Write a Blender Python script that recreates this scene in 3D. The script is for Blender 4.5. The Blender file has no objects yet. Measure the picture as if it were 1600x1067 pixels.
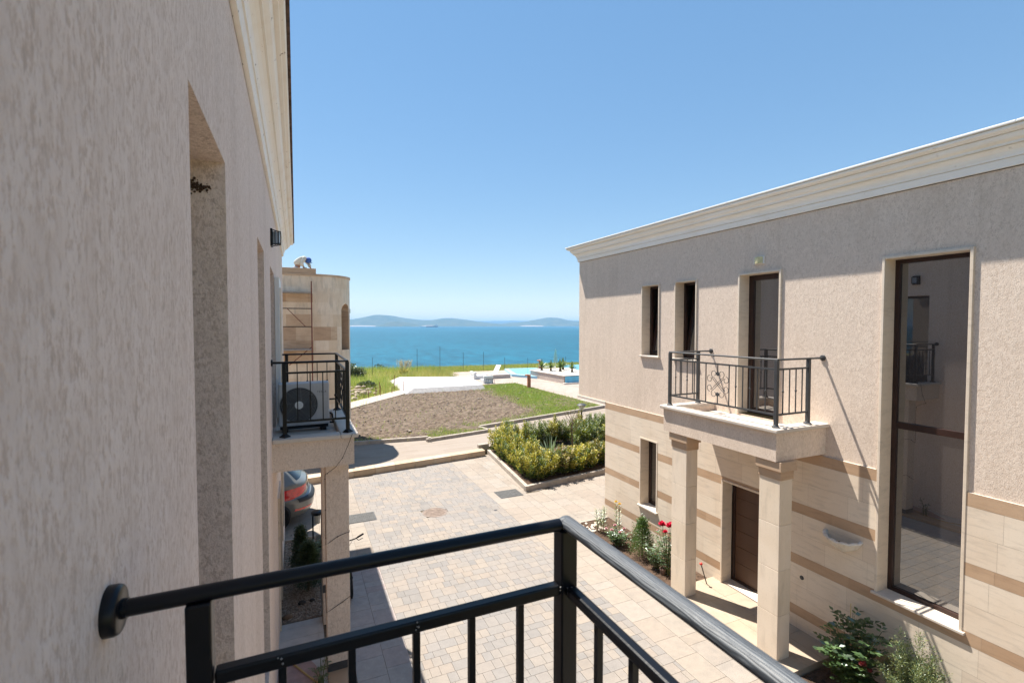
import bpy, bmesh, math, random
import numpy as np
from mathutils import Vector, Matrix, Euler

R = math.radians
rng = np.random.default_rng(7)
random.seed(7)
sc = bpy.context.scene
COL = sc.collection

# ------------------------------------------------------------------ camera
cd = bpy.data.cameras.new('camera'); cam = bpy.data.objects.new('camera', cd); COL.objects.link(cam)
cd.sensor_width = 36; cd.lens = 17.0
cd.clip_start = 0.05; cd.clip_end = 60000
cam.location = (0, 0, 5.0)
cam.rotation_euler = (R(90) - math.atan(25.5/755), 0, -math.atan(337/755))
cd.dof.use_dof = True; cd.dof.focus_distance = 9.0; cd.dof.aperture_fstop = 6.3
sc.camera = cam
# ------------------------------------------------------------------ sky, sun, exposure
SUN = Vector((-0.206, 0.428, 1.0)).normalized()
w = bpy.data.worlds.new('World'); sc.world = w; w.use_nodes = True
nt = w.node_tree; nt.nodes.clear()
so = nt.nodes.new('ShaderNodeOutputWorld'); sb = nt.nodes.new('ShaderNodeBackground'); sk = nt.nodes.new('ShaderNodeTexSky')
sk.sky_type = 'NISHITA'; sk.sun_disc = False
sk.sun_elevation = math.asin(SUN.z); sk.sun_rotation = math.atan2(SUN.x, SUN.y)
sk.air_density = 0.9; sk.dust_density = 0.0; sk.ozone_density = 2.5; sk.altitude = 20
sb.inputs['Strength'].default_value = 0.075
gm = nt.nodes.new('ShaderNodeGamma'); gm.inputs[1].default_value = 0.47
hs = nt.nodes.new('ShaderNodeHueSaturation'); hs.inputs['Saturation'].default_value = 1.68; hs.inputs['Value'].default_value = 2.0
nt.links.new(sk.outputs[0], gm.inputs[0]); nt.links.new(gm.outputs[0], hs.inputs['Color']); nt.links.new(hs.outputs[0], sb.inputs[0]); nt.links.new(sb.outputs[0], so.inputs[0])
ld = bpy.data.lights.new('sun', 'SUN'); ld.energy = 4.5; ld.angle = R(0.53); ld.color = (1.0, 0.95, 0.87)
sun = bpy.data.objects.new('sun', ld); COL.objects.link(sun)
sun.rotation_euler = (-SUN).to_track_quat('-Z', 'Y').to_euler(); sun.location = (0, 0, 40)
sc.view_settings.view_transform = 'Standard'; sc.view_settings.look = 'None'
sc.view_settings.exposure = 1.38; sc.view_settings.gamma = 1.0
sc.render.engine = 'CYCLES'
sc.cycles.use_denoising = True
sc.cycles.max_bounces = 8; sc.cycles.diffuse_bounces = 5; sc.cycles.glossy_bounces = 4
sc.cycles.transparent_max_bounces = 8; sc.cycles.volume_bounces = 0
sc.cycles.sample_clamp_indirect = 6

# ------------------------------------------------------------------ helpers: objects
def root_of(o):
    while o.parent is not None: o = o.parent
    return o
def tag(o, label=None, cat=None, group=None, kind=None):
    if label: o['label'] = label
    if cat: o['category'] = cat
    if group: o['group'] = group
    if kind: o['kind'] = kind
    return o
def thing(name, label, cat, loc=(0, 0, 0), group=None):
    o = bpy.data.objects.new(name, None); COL.objects.link(o); o.location = loc
    o.empty_display_size = 0.1
    return tag(o, label, cat, group)
def dup(root, loc, rz=0.0, label=None, group=None, s=1.0):
    r = root.copy(); COL.objects.link(r); r.location = loc; r.rotation_euler = (0, 0, rz); r.scale = (s, s, s)
    if label: r['label'] = label
    if group: r['group'] = group
    def rec(a, b):
        for ch in list(a.children):
            c = ch.copy(); COL.objects.link(c); c.parent = b
            rec(ch, c)
    rec(root, r)
    return r
def link_mesh(name, me, mat, parent=None, loc=(0, 0, 0)):
    o = bpy.data.objects.new(name, me); COL.objects.link(o)
    if mat is not None:
        for m_ in (mat if isinstance(mat, (list, tuple)) else [mat]): me.materials.append(m_)
    if parent is not None: o.parent = parent
    else: o.location = loc
    return o

XFORM = None
class MB:
    """mesh collector in world coordinates"""
    def __init__(s): s.v = []; s.f = []; s.r = []; s.mi = []
    def add(s, vs, fs, r=None, mi=0):
        n = len(s.v); s.v.extend([tuple(p) for p in vs])
        for f in fs:
            s.f.append(tuple(i + n for i in f)); s.r.append(random.random() if r is None else r); s.mi.append(mi)
        return s
    def quad(s, a, b, c, d, r=None, mi=0): return s.add([a, b, c, d], [(0, 1, 2, 3)], r, mi)
    def box(s, x0, x1, y0, y1, z0, z1, r=None, mi=0):
        if x0 > x1: x0, x1 = x1, x0
        if y0 > y1: y0, y1 = y1, y0
        if z0 > z1: z0, z1 = z1, z0
        vs = [(x, y, z) for z in (z0, z1) for y in (y0, y1) for x in (x0, x1)]
        return s.add(vs, [(0, 2, 3, 1), (4, 5, 7, 6), (0, 1, 5, 4), (2, 6, 7, 3), (0, 4, 6, 2), (1, 3, 7, 5)], r, mi)
    def bar(s, a, b, wdt, hgt=None, up=(0, 0, 1), r=None, mi=0):
        a = Vector(a); b = Vector(b); hgt = hgt or wdt
        d = (b - a).normalized(); u = Vector(up)
        if abs(d.dot(u)) > 0.98: u = Vector((1, 0, 0))
        x = d.cross(u).normalized(); y = x.cross(d).normalized()
        vs = []
        for p in (a, b):
            for sx, sy in ((-1, -1), (1, -1), (1, 1), (-1, 1)): vs.append(p + x*sx*wdt/2 + y*sy*hgt/2)
        return s.add(vs, [(3, 2, 1, 0), (4, 5, 6, 7), (0, 1, 5, 4), (1, 2, 6, 5), (2, 3, 7, 6), (3, 0, 4, 7)], r, mi)
    def tube(s, pts, rad, n=10, caps=True, sec=(1, 1), r=None, mi=0, up0=None):
        pts = [Vector(p) for p in pts]; m = len(pts)
        rads = rad if isinstance(rad, (list, tuple)) else [rad]*m
        vs = []; fs = []; ux = None
        for i, p in enumerate(pts):
            t = (pts[min(i+1, m-1)] - pts[max(i-1, 0)]).normalized()
            if ux is None:
                u = Vector(up0) if up0 else (Vector((0, 0, 1)) if abs(t.z) < 0.9 else Vector((1, 0, 0)))
                ux = t.cross(u).normalized()
            ux = (ux - t*ux.dot(t)).normalized(); uy = t.cross(ux)
            for k in range(n):
                a = 2*math.pi*k/n
                vs.append(p + ux*math.cos(a)*rads[i]*sec[0] + uy*math.sin(a)*rads[i]*sec[1])
        for i in range(m-1):
            for k in range(n):
                fs.append((i*n+k, i*n+(k+1) % n, (i+1)*n+(k+1) % n, (i+1)*n+k))
        if caps: fs += [tuple(range(n-1, -1, -1)), tuple(range((m-1)*n, m*n))]
        return s.add(vs, fs, r, mi)
    def lathe(s, prof, c, axis=(0, 0, 1), n=20, r=None, mi=0, caps=True):
        ax = Vector(axis).normalized(); u = Vector((1, 0, 0)) if abs(ax.x) < 0.9 else Vector((0, 1, 0))
        x = ax.cross(u).normalized(); y = ax.cross(x); c = Vector(c); vs = []; fs = []
        for (rr, h) in prof:
            for k in range(n):
                a = 2*math.pi*k/n; vs.append(c + ax*h + x*rr*math.cos(a) + y*rr*math.sin(a))
        for i in range(len(prof)-1):
            for k in range(n): fs.append((i*n+k, i*n+(k+1) % n, (i+1)*n+(k+1) % n, (i+1)*n+k))
        if caps: fs += [tuple(range(n-1, -1, -1)), tuple(range((len(prof)-1)*n, len(prof)*n))]
        return s.add(vs, fs, r, mi)
    def ball(s, c, rad, n=10, m=7, sc_=(1, 1, 1), r=None, mi=0):
        vs = []; fs = []
        for i in range(m+1):
            th = math.pi*i/m
            for k in range(n):
                a = 2*math.pi*k/n
                vs.append((c[0]+rad*sc_[0]*math.sin(th)*math.cos(a), c[1]+rad*sc_[1]*math.sin(th)*math.sin(a), c[2]-rad*sc_[2]*math.cos(th)))
        for i in range(m):
            for k in range(n): fs.append((i*n+k, i*n+(k+1) % n, (i+1)*n+(k+1) % n, (i+1)*n+k))
        return s.add(vs, fs, r, mi)
    def prism(s, poly, z0, z1, r=None, mi=0):
        n = len(poly); vs = [(x, y, z0) for x, y in poly] + [(x, y, z1) for x, y in poly]
        fs = [tuple(range(n-1, -1, -1)), tuple(range(n, 2*n))] + [(i, (i+1) % n, n+(i+1) % n, n+i) for i in range(n)]
        return s.add(vs, fs, r, mi)
    def build(s, name, mat, parent=None, smooth=False, bevel=0.0, kind=None, seg=2, weld=False, angle=40):
        off = root_of(parent).location if parent is not None else Vector((0, 0, 0))
        if XFORM: s.v = [XFORM(p) for p in s.v]
        me = bpy.data.meshes.new(name)
        me.from_pydata([(p[0]-off.x, p[1]-off.y, p[2]-off.z) for p in s.v], [], s.f)
        at = me.attributes.new('rnd', 'FLOAT', 'FACE'); at.data.foreach_set('value', s.r)
        if any(s.mi): me.polygons.foreach_set('material_index', s.mi)
        o = link_mesh(name, me, mat, parent)
        bm = bmesh.new(); bm.from_mesh(me)
        if weld: bmesh.ops.remove_doubles(bm, verts=bm.verts, dist=1e-5)
        bmesh.ops.recalc_face_normals(bm, faces=bm.faces)
        bm.to_mesh(me); bm.free()
        if smooth:
            me.polygons.foreach_set('use_smooth', [True]*len(me.polygons))
            try: me.set_sharp_from_angle(angle=R(angle))
            except Exception: pass
        if bevel > 0:
            b = o.modifiers.new('bevel', 'BEVEL'); b.width = bevel; b.segments = seg; b.limit_method = 'ANGLE'; b.angle_limit = R(35)
        if kind: o['kind'] = kind
        me.update()
        return o

# ------------------------------------------------------------------ helpers: materials
class NT:
    def __init__(s, name):
        s.m = bpy.data.materials.new(name); s.m.use_nodes = True; s.t = s.m.node_tree; s.t.nodes.clear()
        s.out = s.t.nodes.new('ShaderNodeOutputMaterial')
    def n(s, typ, **kw):
        nd = s.t.nodes.new(typ)
        for k, v in kw.items():
            if k.startswith('_'): setattr(nd, k[1:], v)
        return nd
    def l(s, a, b): s.t.links.new(a, b)
    def pos(s, scale=(1, 1, 1), rot=(0, 0, 0), obj=False):
        if obj: src = s.n('ShaderNodeTexCoord').outputs['Object']
        else: src = s.n('ShaderNodeNewGeometry').outputs['Position']
        mp = s.n('ShaderNodeMapping'); mp.inputs['Scale'].default_value = scale; mp.inputs['Rotation'].default_value = rot
        s.l(src, mp.inputs['Vector']); return mp.outputs[0]
    def noise(s, vec, scale, detail=4, rough=0.55, dist=0.0):
        nd = s.n('ShaderNodeTexNoise'); nd.inputs['Scale'].default_value = scale; nd.inputs['Detail'].default_value = detail
        nd.inputs['Roughness'].default_value = rough; nd.inputs['Distortion'].default_value = dist
        s.l(vec, nd.inputs['Vector']); return nd.outputs['Fac']
    def ramp(s, fac, stops, interp='LINEAR'):
        r = s.n('ShaderNodeValToRGB'); e = r.color_ramp.elements; r.color_ramp.interpolation = interp
        while len(e) < len(stops): e.new(0.5)
        for el, (p, c) in zip(e, stops):
            el.position = p; el.color = (c, c, c, 1) if isinstance(c, (int, float)) else (*c, 1)
        s.l(fac, r.inputs[0]); return r.outputs[0]
    def mix(s, fac, a, b, mode='MIX'):
        m = s.n('ShaderNodeMix'); m.data_type = 'RGBA'; m.blend_type = mode
        for sock, v in ((m.inputs[0], fac), (m.inputs[6], a), (m.inputs[7], b)):
            if isinstance(v, (int, float)): sock.default_value = v
            elif isinstance(v, (tuple, list)): sock.default_value = (*v, 1)
            else: s.l(v, sock)
        return m.outputs[2]
    def math(s, op, a, b=0.5):
        m = s.n('ShaderNodeMath'); m.operation = op
        for i, v in enumerate((a, b)):
            if isinstance(v, (int, float)): m.inputs[i].default_value = v
            else: s.l(v, m.inputs[i])
        return m.outputs[0]
    def rnd(s):
        a = s.n('ShaderNodeAttribute'); a.attribute_name = 'rnd'; return a.outputs['Fac']
    def island(s): return s.n('ShaderNodeNewGeometry').outputs['Random Per Island']
    def bump(s, h, strength=0.3, dist=0.01, prev=None):
        b = s.n('ShaderNodeBump'); b.inputs['Strength'].default_value = strength; b.inputs['Distance'].default_value = dist
        s.l(h, b.inputs['Height'])
        if prev is not None: s.l(prev, b.inputs['Normal'])
        return b.outputs[0]
    def principled(s, col, rough=0.7, spec=0.4, normal=None, metal=0.0, ior=None, coat=0.0):
        p = s.n('ShaderNodeBsdfPrincipled')
        for sock, v in ((p.inputs['Base Color'], col), (p.inputs['Roughness'], rough)):
            if isinstance(v, (int, float)): sock.default_value = v
            elif isinstance(v, (tuple, list)): sock.default_value = (*v, 1)
            else: s.l(v, sock)
        p.inputs['Specular IOR Level'].default_value = spec; p.inputs['Metallic'].default_value = metal
        p.inputs['Coat Weight'].default_value = coat; p.inputs['Coat Roughness'].default_value = 0.05
        if ior: p.inputs['IOR'].default_value = ior
        if normal is not None: s.l(normal, p.inputs['Normal'])
        s.l(p.outputs[0], s.out.inputs['Surface']); return p

def plain(name, col, rough=0.6, spec=0.4, metal=0.0, var=0.15, scale=6.0, bump=0.0, bscale=60.0, coat=0.0, bdist=0.004):
    t = NT(name); v = t.pos()
    f = t.noise(v, scale, 5)
    lo = tuple(c*(1-var) for c in col); hi = tuple(min(1, c*(1+var)) for c in col)
    c = t.ramp(f, [(0.3, lo), (0.7, hi)])
    nrm = t.bump(t.noise(v, bscale, 4), bump, bdist) if bump > 0 else None
    t.principled(c, rough, spec, nrm, metal, coat=coat); return t.m

def stucco_mat(name, base, fleck, scale, bump, vert=0.35, dist=0.004, drip=0.0):
    """scraped mineral plaster: vertical drag marks, coloured grains, weathering"""
    t = NT(name); v = t.pos((1, 1, vert)); vi = t.pos()
    big = t.noise(vi, 0.9, 4)
    f = t.noise(v, scale, 8, 0.72); g = t.noise(v, scale*2.6, 4, 0.65)
    f2 = t.noise(v, scale*0.3, 4, 0.6)
    m = t.math('ADD', t.math('MULTIPLY', f, 0.55), t.math('MULTIPLY', g, 0.45))
    c = t.ramp(m, [(0.38, tuple(x*0.8 for x in fleck)), (0.45, fleck), (0.515, base), (0.6, tuple(min(1, x*1.06) for x in base))])
    c = t.mix(t.ramp(f2, [(0.40, 0.5), (0.58, 0.0)]), c, tuple(0.45*a+0.55*b for a, b in zip(base, fleck)))
    c = t.mix(0.25, c, t.ramp(big, [(0.3, tuple(b*0.90 for b in base)), (0.7, tuple(b*1.05 for b in base))]))
    if drip > 0:
        d = t.noise(t.pos((5, 5, 0.28)), 1.0, 5, 0.6); e = t.noise(vi, 0.35, 3)
        c = t.mix(1.0, c, t.mix(t.ramp(t.math('MULTIPLY', d, e), [(0.22, 0.0), (0.36, 1.0)]), (1, 1, 1), (1-drip, 1-drip*1.1, 1-drip*1.25)), 'MULTIPLY')
    h = t.math('ADD', m, t.math('MULTIPLY', f2, 0.4))
    t.principled(c, 0.92, 0.15, t.bump(h, bump, dist)); return t.m

def stone_mat(name, colA, colB, streak=(2, 2, 14), bump=0.12, spec=0.35, rough=0.55, amt=1.0):
    t = NT(name); r = t.rnd(); v = t.pos(streak); vi = t.pos()
    c = t.ramp(r, [(0.0, colA), (1.0, colB)])
    f = t.noise(v, 1.3, 6, 0.62, 0.4)
    c = t.mix(1.0, c, t.ramp(f, [(0.28, 1-0.2*amt), (0.5, 1.0), (0.72, 1+0.0*amt)]), 'MULTIPLY')
    f3 = t.noise(vi, 2.2, 5, 0.6)
    c = t.mix(t.ramp(f3, [(0.42, 0.0), (0.75, 0.35*amt)]), c, tuple(x*y for x, y in zip(colA, (0.88, 0.82, 0.74))))
    c = t.mix(t.ramp(t.noise(vi, 40, 3), [(0.3, 0.16*amt), (0.45, 0.0)]), c, tuple(x*0.7 for x in colA))
    t.principled(c, rough, spec, t.bump(f, bump, 0.004)); return t.m

def leaf_mat(name, cols, transl=0.3, rough=0.45, gloss=0.08):
    t = NT(name); r = t.island()
    c = t.ramp(r, [(i/(len(cols)-1), c) for i, c in enumerate(cols)])
    d = t.n('ShaderNodeBsdfDiffuse'); tr = t.n('ShaderNodeBsdfTranslucent'); g = t.n('ShaderNodeBsdfGlossy')
    g.inputs['Roughness'].default_value = rough; g.inputs['Color'].default_value = (0.9, 0.95, 0.9, 1)
    t.l(c, d.inputs[0]); t.l(t.mix(0.4, c, (0.35, 0.4, 0.03)), tr.inputs[0])
    m1 = t.n('ShaderNodeMixShader'); m1.inputs[0].default_value = transl; t.l(d.outputs[0], m1.inputs[1]); t.l(tr.outputs[0], m1.inputs[2])
    m2 = t.n('ShaderNodeMixShader'); m2.inputs[0].default_value = gloss; t.l(m1.outputs[0], m2.inputs[1]); t.l(g.outputs[0], m2.inputs[2])
    t.l(m2.outputs[0], t.out.inputs[0]); return t.m

def glass_mat(name, tint, ior=1.9):
    t = NT(name); v = t.pos()
    p = t.principled(tint, 0.012, 0.5, t.bump(t.noise(v, 1.6, 2), 0.012, 0.02), ior=ior); return t.m

def paver_mat(name, cols, patch, stain=0.25):
    t = NT(name); r = t.rnd(); v = t.pos()
    c = t.ramp(r, [(i/(len(cols)-1), c) for i, c in enumerate(cols)])
    f = t.noise(v, 0.55, 4); c = t.mix(t.ramp(f, [(0.4, 0.0), (0.62, 0.38)]), c, patch)
    st = t.noise(v, 1.1, 5, 0.65); c = t.mix(1.0, c, t.ramp(st, [(0.34, 0.80), (0.5, 1.0)]), 'MULTIPLY')
    g = t.noise(v, 9, 6, 0.65); c = t.mix(1.0, c, t.ramp(g, [(0.25, 1-stain), (0.7, 1.0)]), 'MULTIPLY')
    s_ = t.noise(v, 90, 3); c = t.mix(0.3, c, t.ramp(s_, [(0.3, 0.18), (0.7, 0.5)]))
    t.principled(c, 0.85, 0.2, t.bump(t.math('ADD', g, t.math('MULTIPLY', s_, 0.3)), 0.25, 0.004)); return t.m

MT = {}
MT['stucco_near'] = stucco_mat('plaster_grey_pink', (0.85, 0.72, 0.635), (0.66, 0.505, 0.405), 54, 1.0, 0.42, 0.016, 0.08)
MT['stucco'] = stucco_mat('plaster_beige', (0.72, 0.595, 0.49), (0.57, 0.445, 0.35), 36, 0.7, 0.6, 0.009, 0.08)
MT['jamb_stucco'] = stucco_mat('plaster_reveal', (0.72, 0.59, 0.51), (0.52, 0.40, 0.33), 30, 1.0, 0.8, 0.012)
MT['stone'] = stone_mat('travertine_light', (0.69, 0.575, 0.455), (0.75, 0.645, 0.52))
MT['stone_brown'] = stone_mat('travertine_brown', (0.43, 0.285, 0.18), (0.50, 0.345, 0.225))
MT['trim'] = stone_mat('travertine_trim', (0.66, 0.55, 0.43), (0.72, 0.62, 0.51), (3, 3, 10))
MT['column'] = stone_mat('travertine_column', (0.66, 0.55, 0.425), (0.72, 0.61, 0.49), (5, 5, 1.2))
MT['capital'] = stone_mat('travertine_tan', (0.42, 0.29, 0.19), (0.50, 0.36, 0.25))
MT['sill'] = stone_mat('limestone_sill', (0.56, 0.49, 0.42), (0.62, 0.55, 0.48))
MT['tower'] = stone_mat('travertine_rough', (0.64, 0.50, 0.36), (0.74, 0.62, 0.49), (5, 5, 1.1), amt=1.5)
MT['tower_brown'] = stone_mat('travertine_rough_brown', (0.46, 0.31, 0.20), (0.58, 0.43, 0.30), (1.5, 1.5, 9), amt=1.6)
MT['frame'] = plain('dark_brown_frame', (0.030, 0.013, 0.009), 0.42, 0.4, var=0.3)
MT['door'] = plain('brown_door', (0.085, 0.042, 0.024), 0.45, 0.4, var=0.12, scale=3)
MT['glass'] = glass_mat('window_glass', (0.040, 0.035, 0.034), 2.7)
MT['interior'] = plain('room_interior_shade', (0.05, 0.045, 0.04), 0.9)  # unlit room: its shade is painted as near-black walls
MT['cream_paint'] = plain('cream_paint', (0.66, 0.55, 0.43), 0.75, 0.2)
MT['white_paint'] = plain('white_paint', (0.78, 0.76, 0.73), 0.5, 0.4, var=0.04)
MT['black'] = plain('black_metal', (0.0035, 0.004, 0.006), 0.34, 0.28, var=0.3, scale=20, bump=0.08, bscale=120)
MT['grey_metal'] = plain('charcoal_metal', (0.045, 0.046, 0.048), 0.5, 0.5, var=0.2)
MT['plastic_white'] = plain('white_plastic', (0.72, 0.71, 0.69), 0.4, 0.4, var=0.03)
MT['rust'] = plain('rust_red_steel', (0.16, 0.045, 0.03), 0.7, 0.3, var=0.4, scale=12)
MT['rubber'] = plain('black_rubber', (0.015, 0.015, 0.016), 0.8, 0.3)
MT['terracotta'] = plain('terracotta', (0.42, 0.17, 0.09), 0.8, 0.2)
MT['concrete'] = plain('concrete_kerb', (0.36, 0.31, 0.26), 0.9, 0.2, var=0.2, scale=5, bump=0.3, bscale=90)
MT['white_deck'] = plain('white_deck', (0.52, 0.52, 0.525), 0.6, 0.3, var=0.03)
MT['soil_dark'] = plain('dark_soil', (0.085, 0.055, 0.038), 0.95, 0.1, var=0.5, scale=14, bump=0.8, bscale=45, bdist=0.03)
MT['bark'] = plain('bark', (0.16, 0.11, 0.07), 0.9, 0.1, var=0.4, scale=25, bump=0.5)
MT['stem'] = plain('green_stem', (0.10, 0.12, 0.04), 0.7, 0.2, var=0.3)
MT['tile_blue'] = plain('pool_tile_blue', (0.10, 0.42, 0.62), 0.3, 0.5, var=0.1, scale=3)
def terrace_mat():
    t = NT('terrace_paving'); br = t.n('ShaderNodeTexBrick'); br.inputs['Scale'].default_value = 1.0; br.inputs['Mortar Size'].default_value = 0.008
    br.inputs['Brick Width'].default_value = 0.6; br.inputs['Row Height'].default_value = 0.6
    br.inputs['Color1'].default_value = (0.33, 0.262, 0.22, 1); br.inputs['Color2'].default_value = (0.38, 0.312, 0.265, 1); br.inputs['Mortar'].default_value = (0.2, 0.155, 0.125, 1)
    t.l(t.pos(rot=(0, 0, R(8))), br.inputs['Vector']); v = t.pos()
    c = t.mix(1.0, br.outputs['Color'], t.ramp(t.noise(v, 1.5, 6, .65), [(.35, .84), (.6, 1.0)]), 'MULTIPLY')
    t.principled(c, .8, .25); return t.m
MT['terrace'] = terrace_mat()
def cornice_mat(name, stain, dark):
    t = NT(name); v = t.pos((1, 0.35, 9)); vi = t.pos()
    c = t.ramp(t.noise(v, 1.5, 5, 0.6), [(0.3, (0.85, 0.79, 0.69)), (0.65, (0.88, 0.85, 0.81))])
    c = t.mix(t.ramp(t.noise(vi, 2.5, 5, 0.6), [(0.5, 0.0), (0.8, stain*0.6)]), c, (0.62, 0.44, 0.27))
    c = t.mix(t.ramp(t.noise(t.pos((8, 4, 8)), 2.2, 6, 0.7), [(0.64, 0.0), (0.69, dark)]), c, (0.16, 0.09, 0.05))
    t.principled(c, 0.75, 0.25, t.bump(t.noise(vi, 40, 3), 0.05, 0.003)); return t.m
MT['cornice_clean'] = cornice_mat('cornice_white', 0.25, 0.25)
MT['cornice_stained'] = cornice_mat('cornice_stained', 0.55, 0.8)
def grain_mat():
    t = NT('black_grained_metal'); v = t.pos((9, 0.9, 9)); wv = t.n('ShaderNodeTexWave')
    wv.wave_type = 'BANDS'; wv.bands_direction = 'X'; wv.inputs['Scale'].default_value = 9; wv.inputs['Distortion'].default_value = 7
    wv.inputs['Detail'].default_value = 3; wv.inputs['Detail Scale'].default_value = 1.2
    t.l(v, wv.inputs['Vector'])
    n = t.noise(t.pos((60, 5, 60)), 4, 4, 0.6)
    h = t.math('ADD', wv.outputs['Fac'], t.math('MULTIPLY', n, 0.6))
    c = t.ramp(h, [(0.3, (0.022, 0.026, 0.032)), (1.05, (0.085, 0.094, 0.105))])
    t.principled(c, t.ramp(h, [(0.3, 0.42), (1.1, 0.58)]), 0.5, t.bump(h, 0.4, 0.0012)); return t.m
MT['black_grain'] = grain_mat()

# ------------------------------------------------------------------ ground, terrain, sea, hills
def smooth(a, b, x):
    t_ = np.clip((x-a)/(b-a), 0, 1); return t_*t_*(3-2*t_)
def terrain_h(x, y):
    h = -0.08 + 0.14*smooth(18.0, 20, y) + 0.10*smooth(24, 40, y)
    h = h + 0.05*np.sin(x*0.55+1)*np.sin(y*0.43)*smooth(29, 36, y)
    h = h - 15.5*smooth(52, 92, y+0.06*x) - 3*smooth(20, 60, -x-6)*smooth(40, 60, y)
    return h
def grid_mesh(name, xs, ys, hf, mat, kind='structure', label=None):
    X, Y = np.meshgrid(xs, ys); Z = hf(X, Y)
    vs = np.stack([X.ravel(), Y.ravel(), Z.ravel()], 1)
    nx = len(xs); fs = []
    for j in range(len(ys)-1):
        for i in range(nx-1): a = j*nx+i; fs.append((a, a+1, a+nx+1, a+nx))
    me = bpy.data.meshes.new(name); me.from_pydata(vs.tolist(), [], fs)
    me.polygons.foreach_set('use_smooth', [True]*len(fs))
    o = link_mesh(name, me, mat); o['kind'] = kind; return o
def terrain_mat():
    t = NT('dry_meadow_ground'); v = t.pos()
    f = t.noise(v, 0.25, 5); g = t.noise(v, 3.0, 6, 0.7)
    c = t.ramp(f, [(0.35, (0.24, 0.27, 0.07)), (0.5, (0.38, 0.33, 0.13)), (0.66, (0.22, 0.26, 0.065))])
    c = t.mix(t.ramp(g, [(0.35, 0.6), (0.65, 0.0)]), c, (0.10, 0.09, 0.04))
    t.principled(c, 0.95, 0.1, t.bump(g, 0.8, 0.08)); return t.m
xs = np.concatenate([np.linspace(-90, -12, 24), np.linspace(-10, 40, 80), np.linspace(43, 140, 26)])
ys = np.concatenate([np.linspace(-40, 12, 14), np.linspace(14, 60, 90), np.linspace(62, 110, 30)])
grid_mesh('terrain', xs, ys, terrain_h, terrain_mat())

def sea_mat():
    t = NT('sea_water')
    v = t.pos((0.35, 0.12, 1), (0, 0, R(-18))); v2 = t.pos((0.05, 0.012, 1), (0, 0, R(-20)))
    h = t.math('ADD', t.noise(v, 1.1, 6, 0.62), t.math('MULTIPLY', t.noise(v2, 1.0, 4), 1.5))
    f = t.noise(t.pos((0.004, 0.0012, 1), (0, 0, R(-15))), 1.0, 5, 0.6)
    c = t.ramp(f, [(0.35, (0.004, 0.075, 0.115)), (0.65, (0.006, 0.095, 0.145))])
    c = t.mix(t.ramp(t.noise(t.pos((0.03, 0.006, 1), (0, 0, R(-20))), 1.0, 6, 0.7), [(0.35, 0.4), (0.62, 0.0)]), c, (0.003, 0.05, 0.085))
    rp = t.noise(t.pos((0.16, 0.045, 1), (0, 0, R(-20))), 1.0, 7, 0.72)
    c = t.mix(1.0, c, t.ramp(rp, [(0.3, 0.55), (0.5, 1.0), (0.68, 1.45)]), 'MULTIPLY')
    t.principled(c, 0.4, 0.15, t.bump(h, 0.5, 0.6)); return t.m
SEA = -13.0
MB().quad((-20000, 58, SEA), (30000, 58, SEA), (30000, 32000, SEA), (-20000, 32000, SEA)).build('sea', sea_mat(), kind='structure')

def hill_mat(name, a, b):
    t = NT(name); v = t.pos()
    c = t.ramp(t.noise(v, 0.008, 6, 0.65), [(0.35, a), (0.65, b)])
    t.principled(c, 0.95, 0.05, t.bump(t.noise(v, 0.012, 5), 0.6, 15)); return t.m
# outlines read off the skyline: (bearing tangent, height as fraction of distance)
def hill_range(name, prof, dist, depth, mat, seed):
    """a rounded ridge: prof = [(lateral metres at dist, crest height)], lateral axis = camera right vector"""
    yaw = math.atan(337/755); fx, fy = math.sin(yaw), math.cos(yaw); rx, ry = math.cos(yaw), -math.sin(yaw)
    r_ = np.random.default_rng(seed)
    us = np.array([p[0] for p in prof]); hs = np.array([p[1] for p in prof])
    uu = np.linspace(us[0], us[-1], 260); hh = np.interp(uu, us, hs)
    k = np.ones(9)/9; hh = np.convolve(np.pad(hh, 4, mode='edge'), k, 'valid')
    bumps = np.convolve(r_.normal(0, 1, 260+24), np.ones(25)/25, 'valid')*0.16*hh.max()*0.25
    hh = np.maximum(hh + bumps*np.clip(hh/hh.max(), 0, 1), 0)
    rows = 26; vs = []; fs = []
    off = np.cumsum(r_.normal(0, 1, 260)); off = (off-off.mean())/(abs(off).max()+1e-6)*0.18
    for j in range(rows+1):
        q = j/rows; 
        for i in range(260):
            c = 0.45+off[i]
            s_ = (q/c) if q < c else (1-q)/(1-c)
            s_ = math.sin(max(0, min(1, s_))*math.pi/2)**1.3
            z = SEA - 2 + (hh[i]+2+abs(SEA)*0)*s_*(1+0.10*math.sin(uu[i]*0.013+j*0.8)*(1-s_))
            d = dist + (q-0.4)*depth
            vs.append((fx*d+rx*uu[i], fy*d+ry*uu[i], z))
    for j in range(rows):
        for i in range(259): a = j*260+i; fs.append((a, a+1, a+261, a+260))
    me = bpy.data.meshes.new(name); me.from_pydata(vs, [], fs); me.polygons.foreach_set('use_smooth', [True]*len(fs))
    o = link_mesh(name, me, mat); o['kind'] = 'structure'; return o
HM1 = hill_mat('hill_scrub', (0.05, 0.075, 0.04), (0.11, 0.115, 0.06))
HM2 = hill_mat('hill_far', (0.06, 0.085, 0.05), (0.10, 0.11, 0.06))
D1 = 7000.0
def pxs(L, D, base=507.0):   # lateral metres / height metres from distance and skyline slopes
    return [((u-800)/755*D, max(0, (base-v))/755*D + (18 if v < base-0.5 else 0)) for u, v in L]
hill_range('hills', pxs([(470, 505), (520, 502), (560, 497.5), (575, 494), (592, 491), (610, 492), (630, 496), (655, 499), (672, 499), (690, 496.5), (705, 496), (722, 498), (745, 501), (770, 504), (800, 506), (830, 507)], D1), D1, 2200, HM1, 3)
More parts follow.
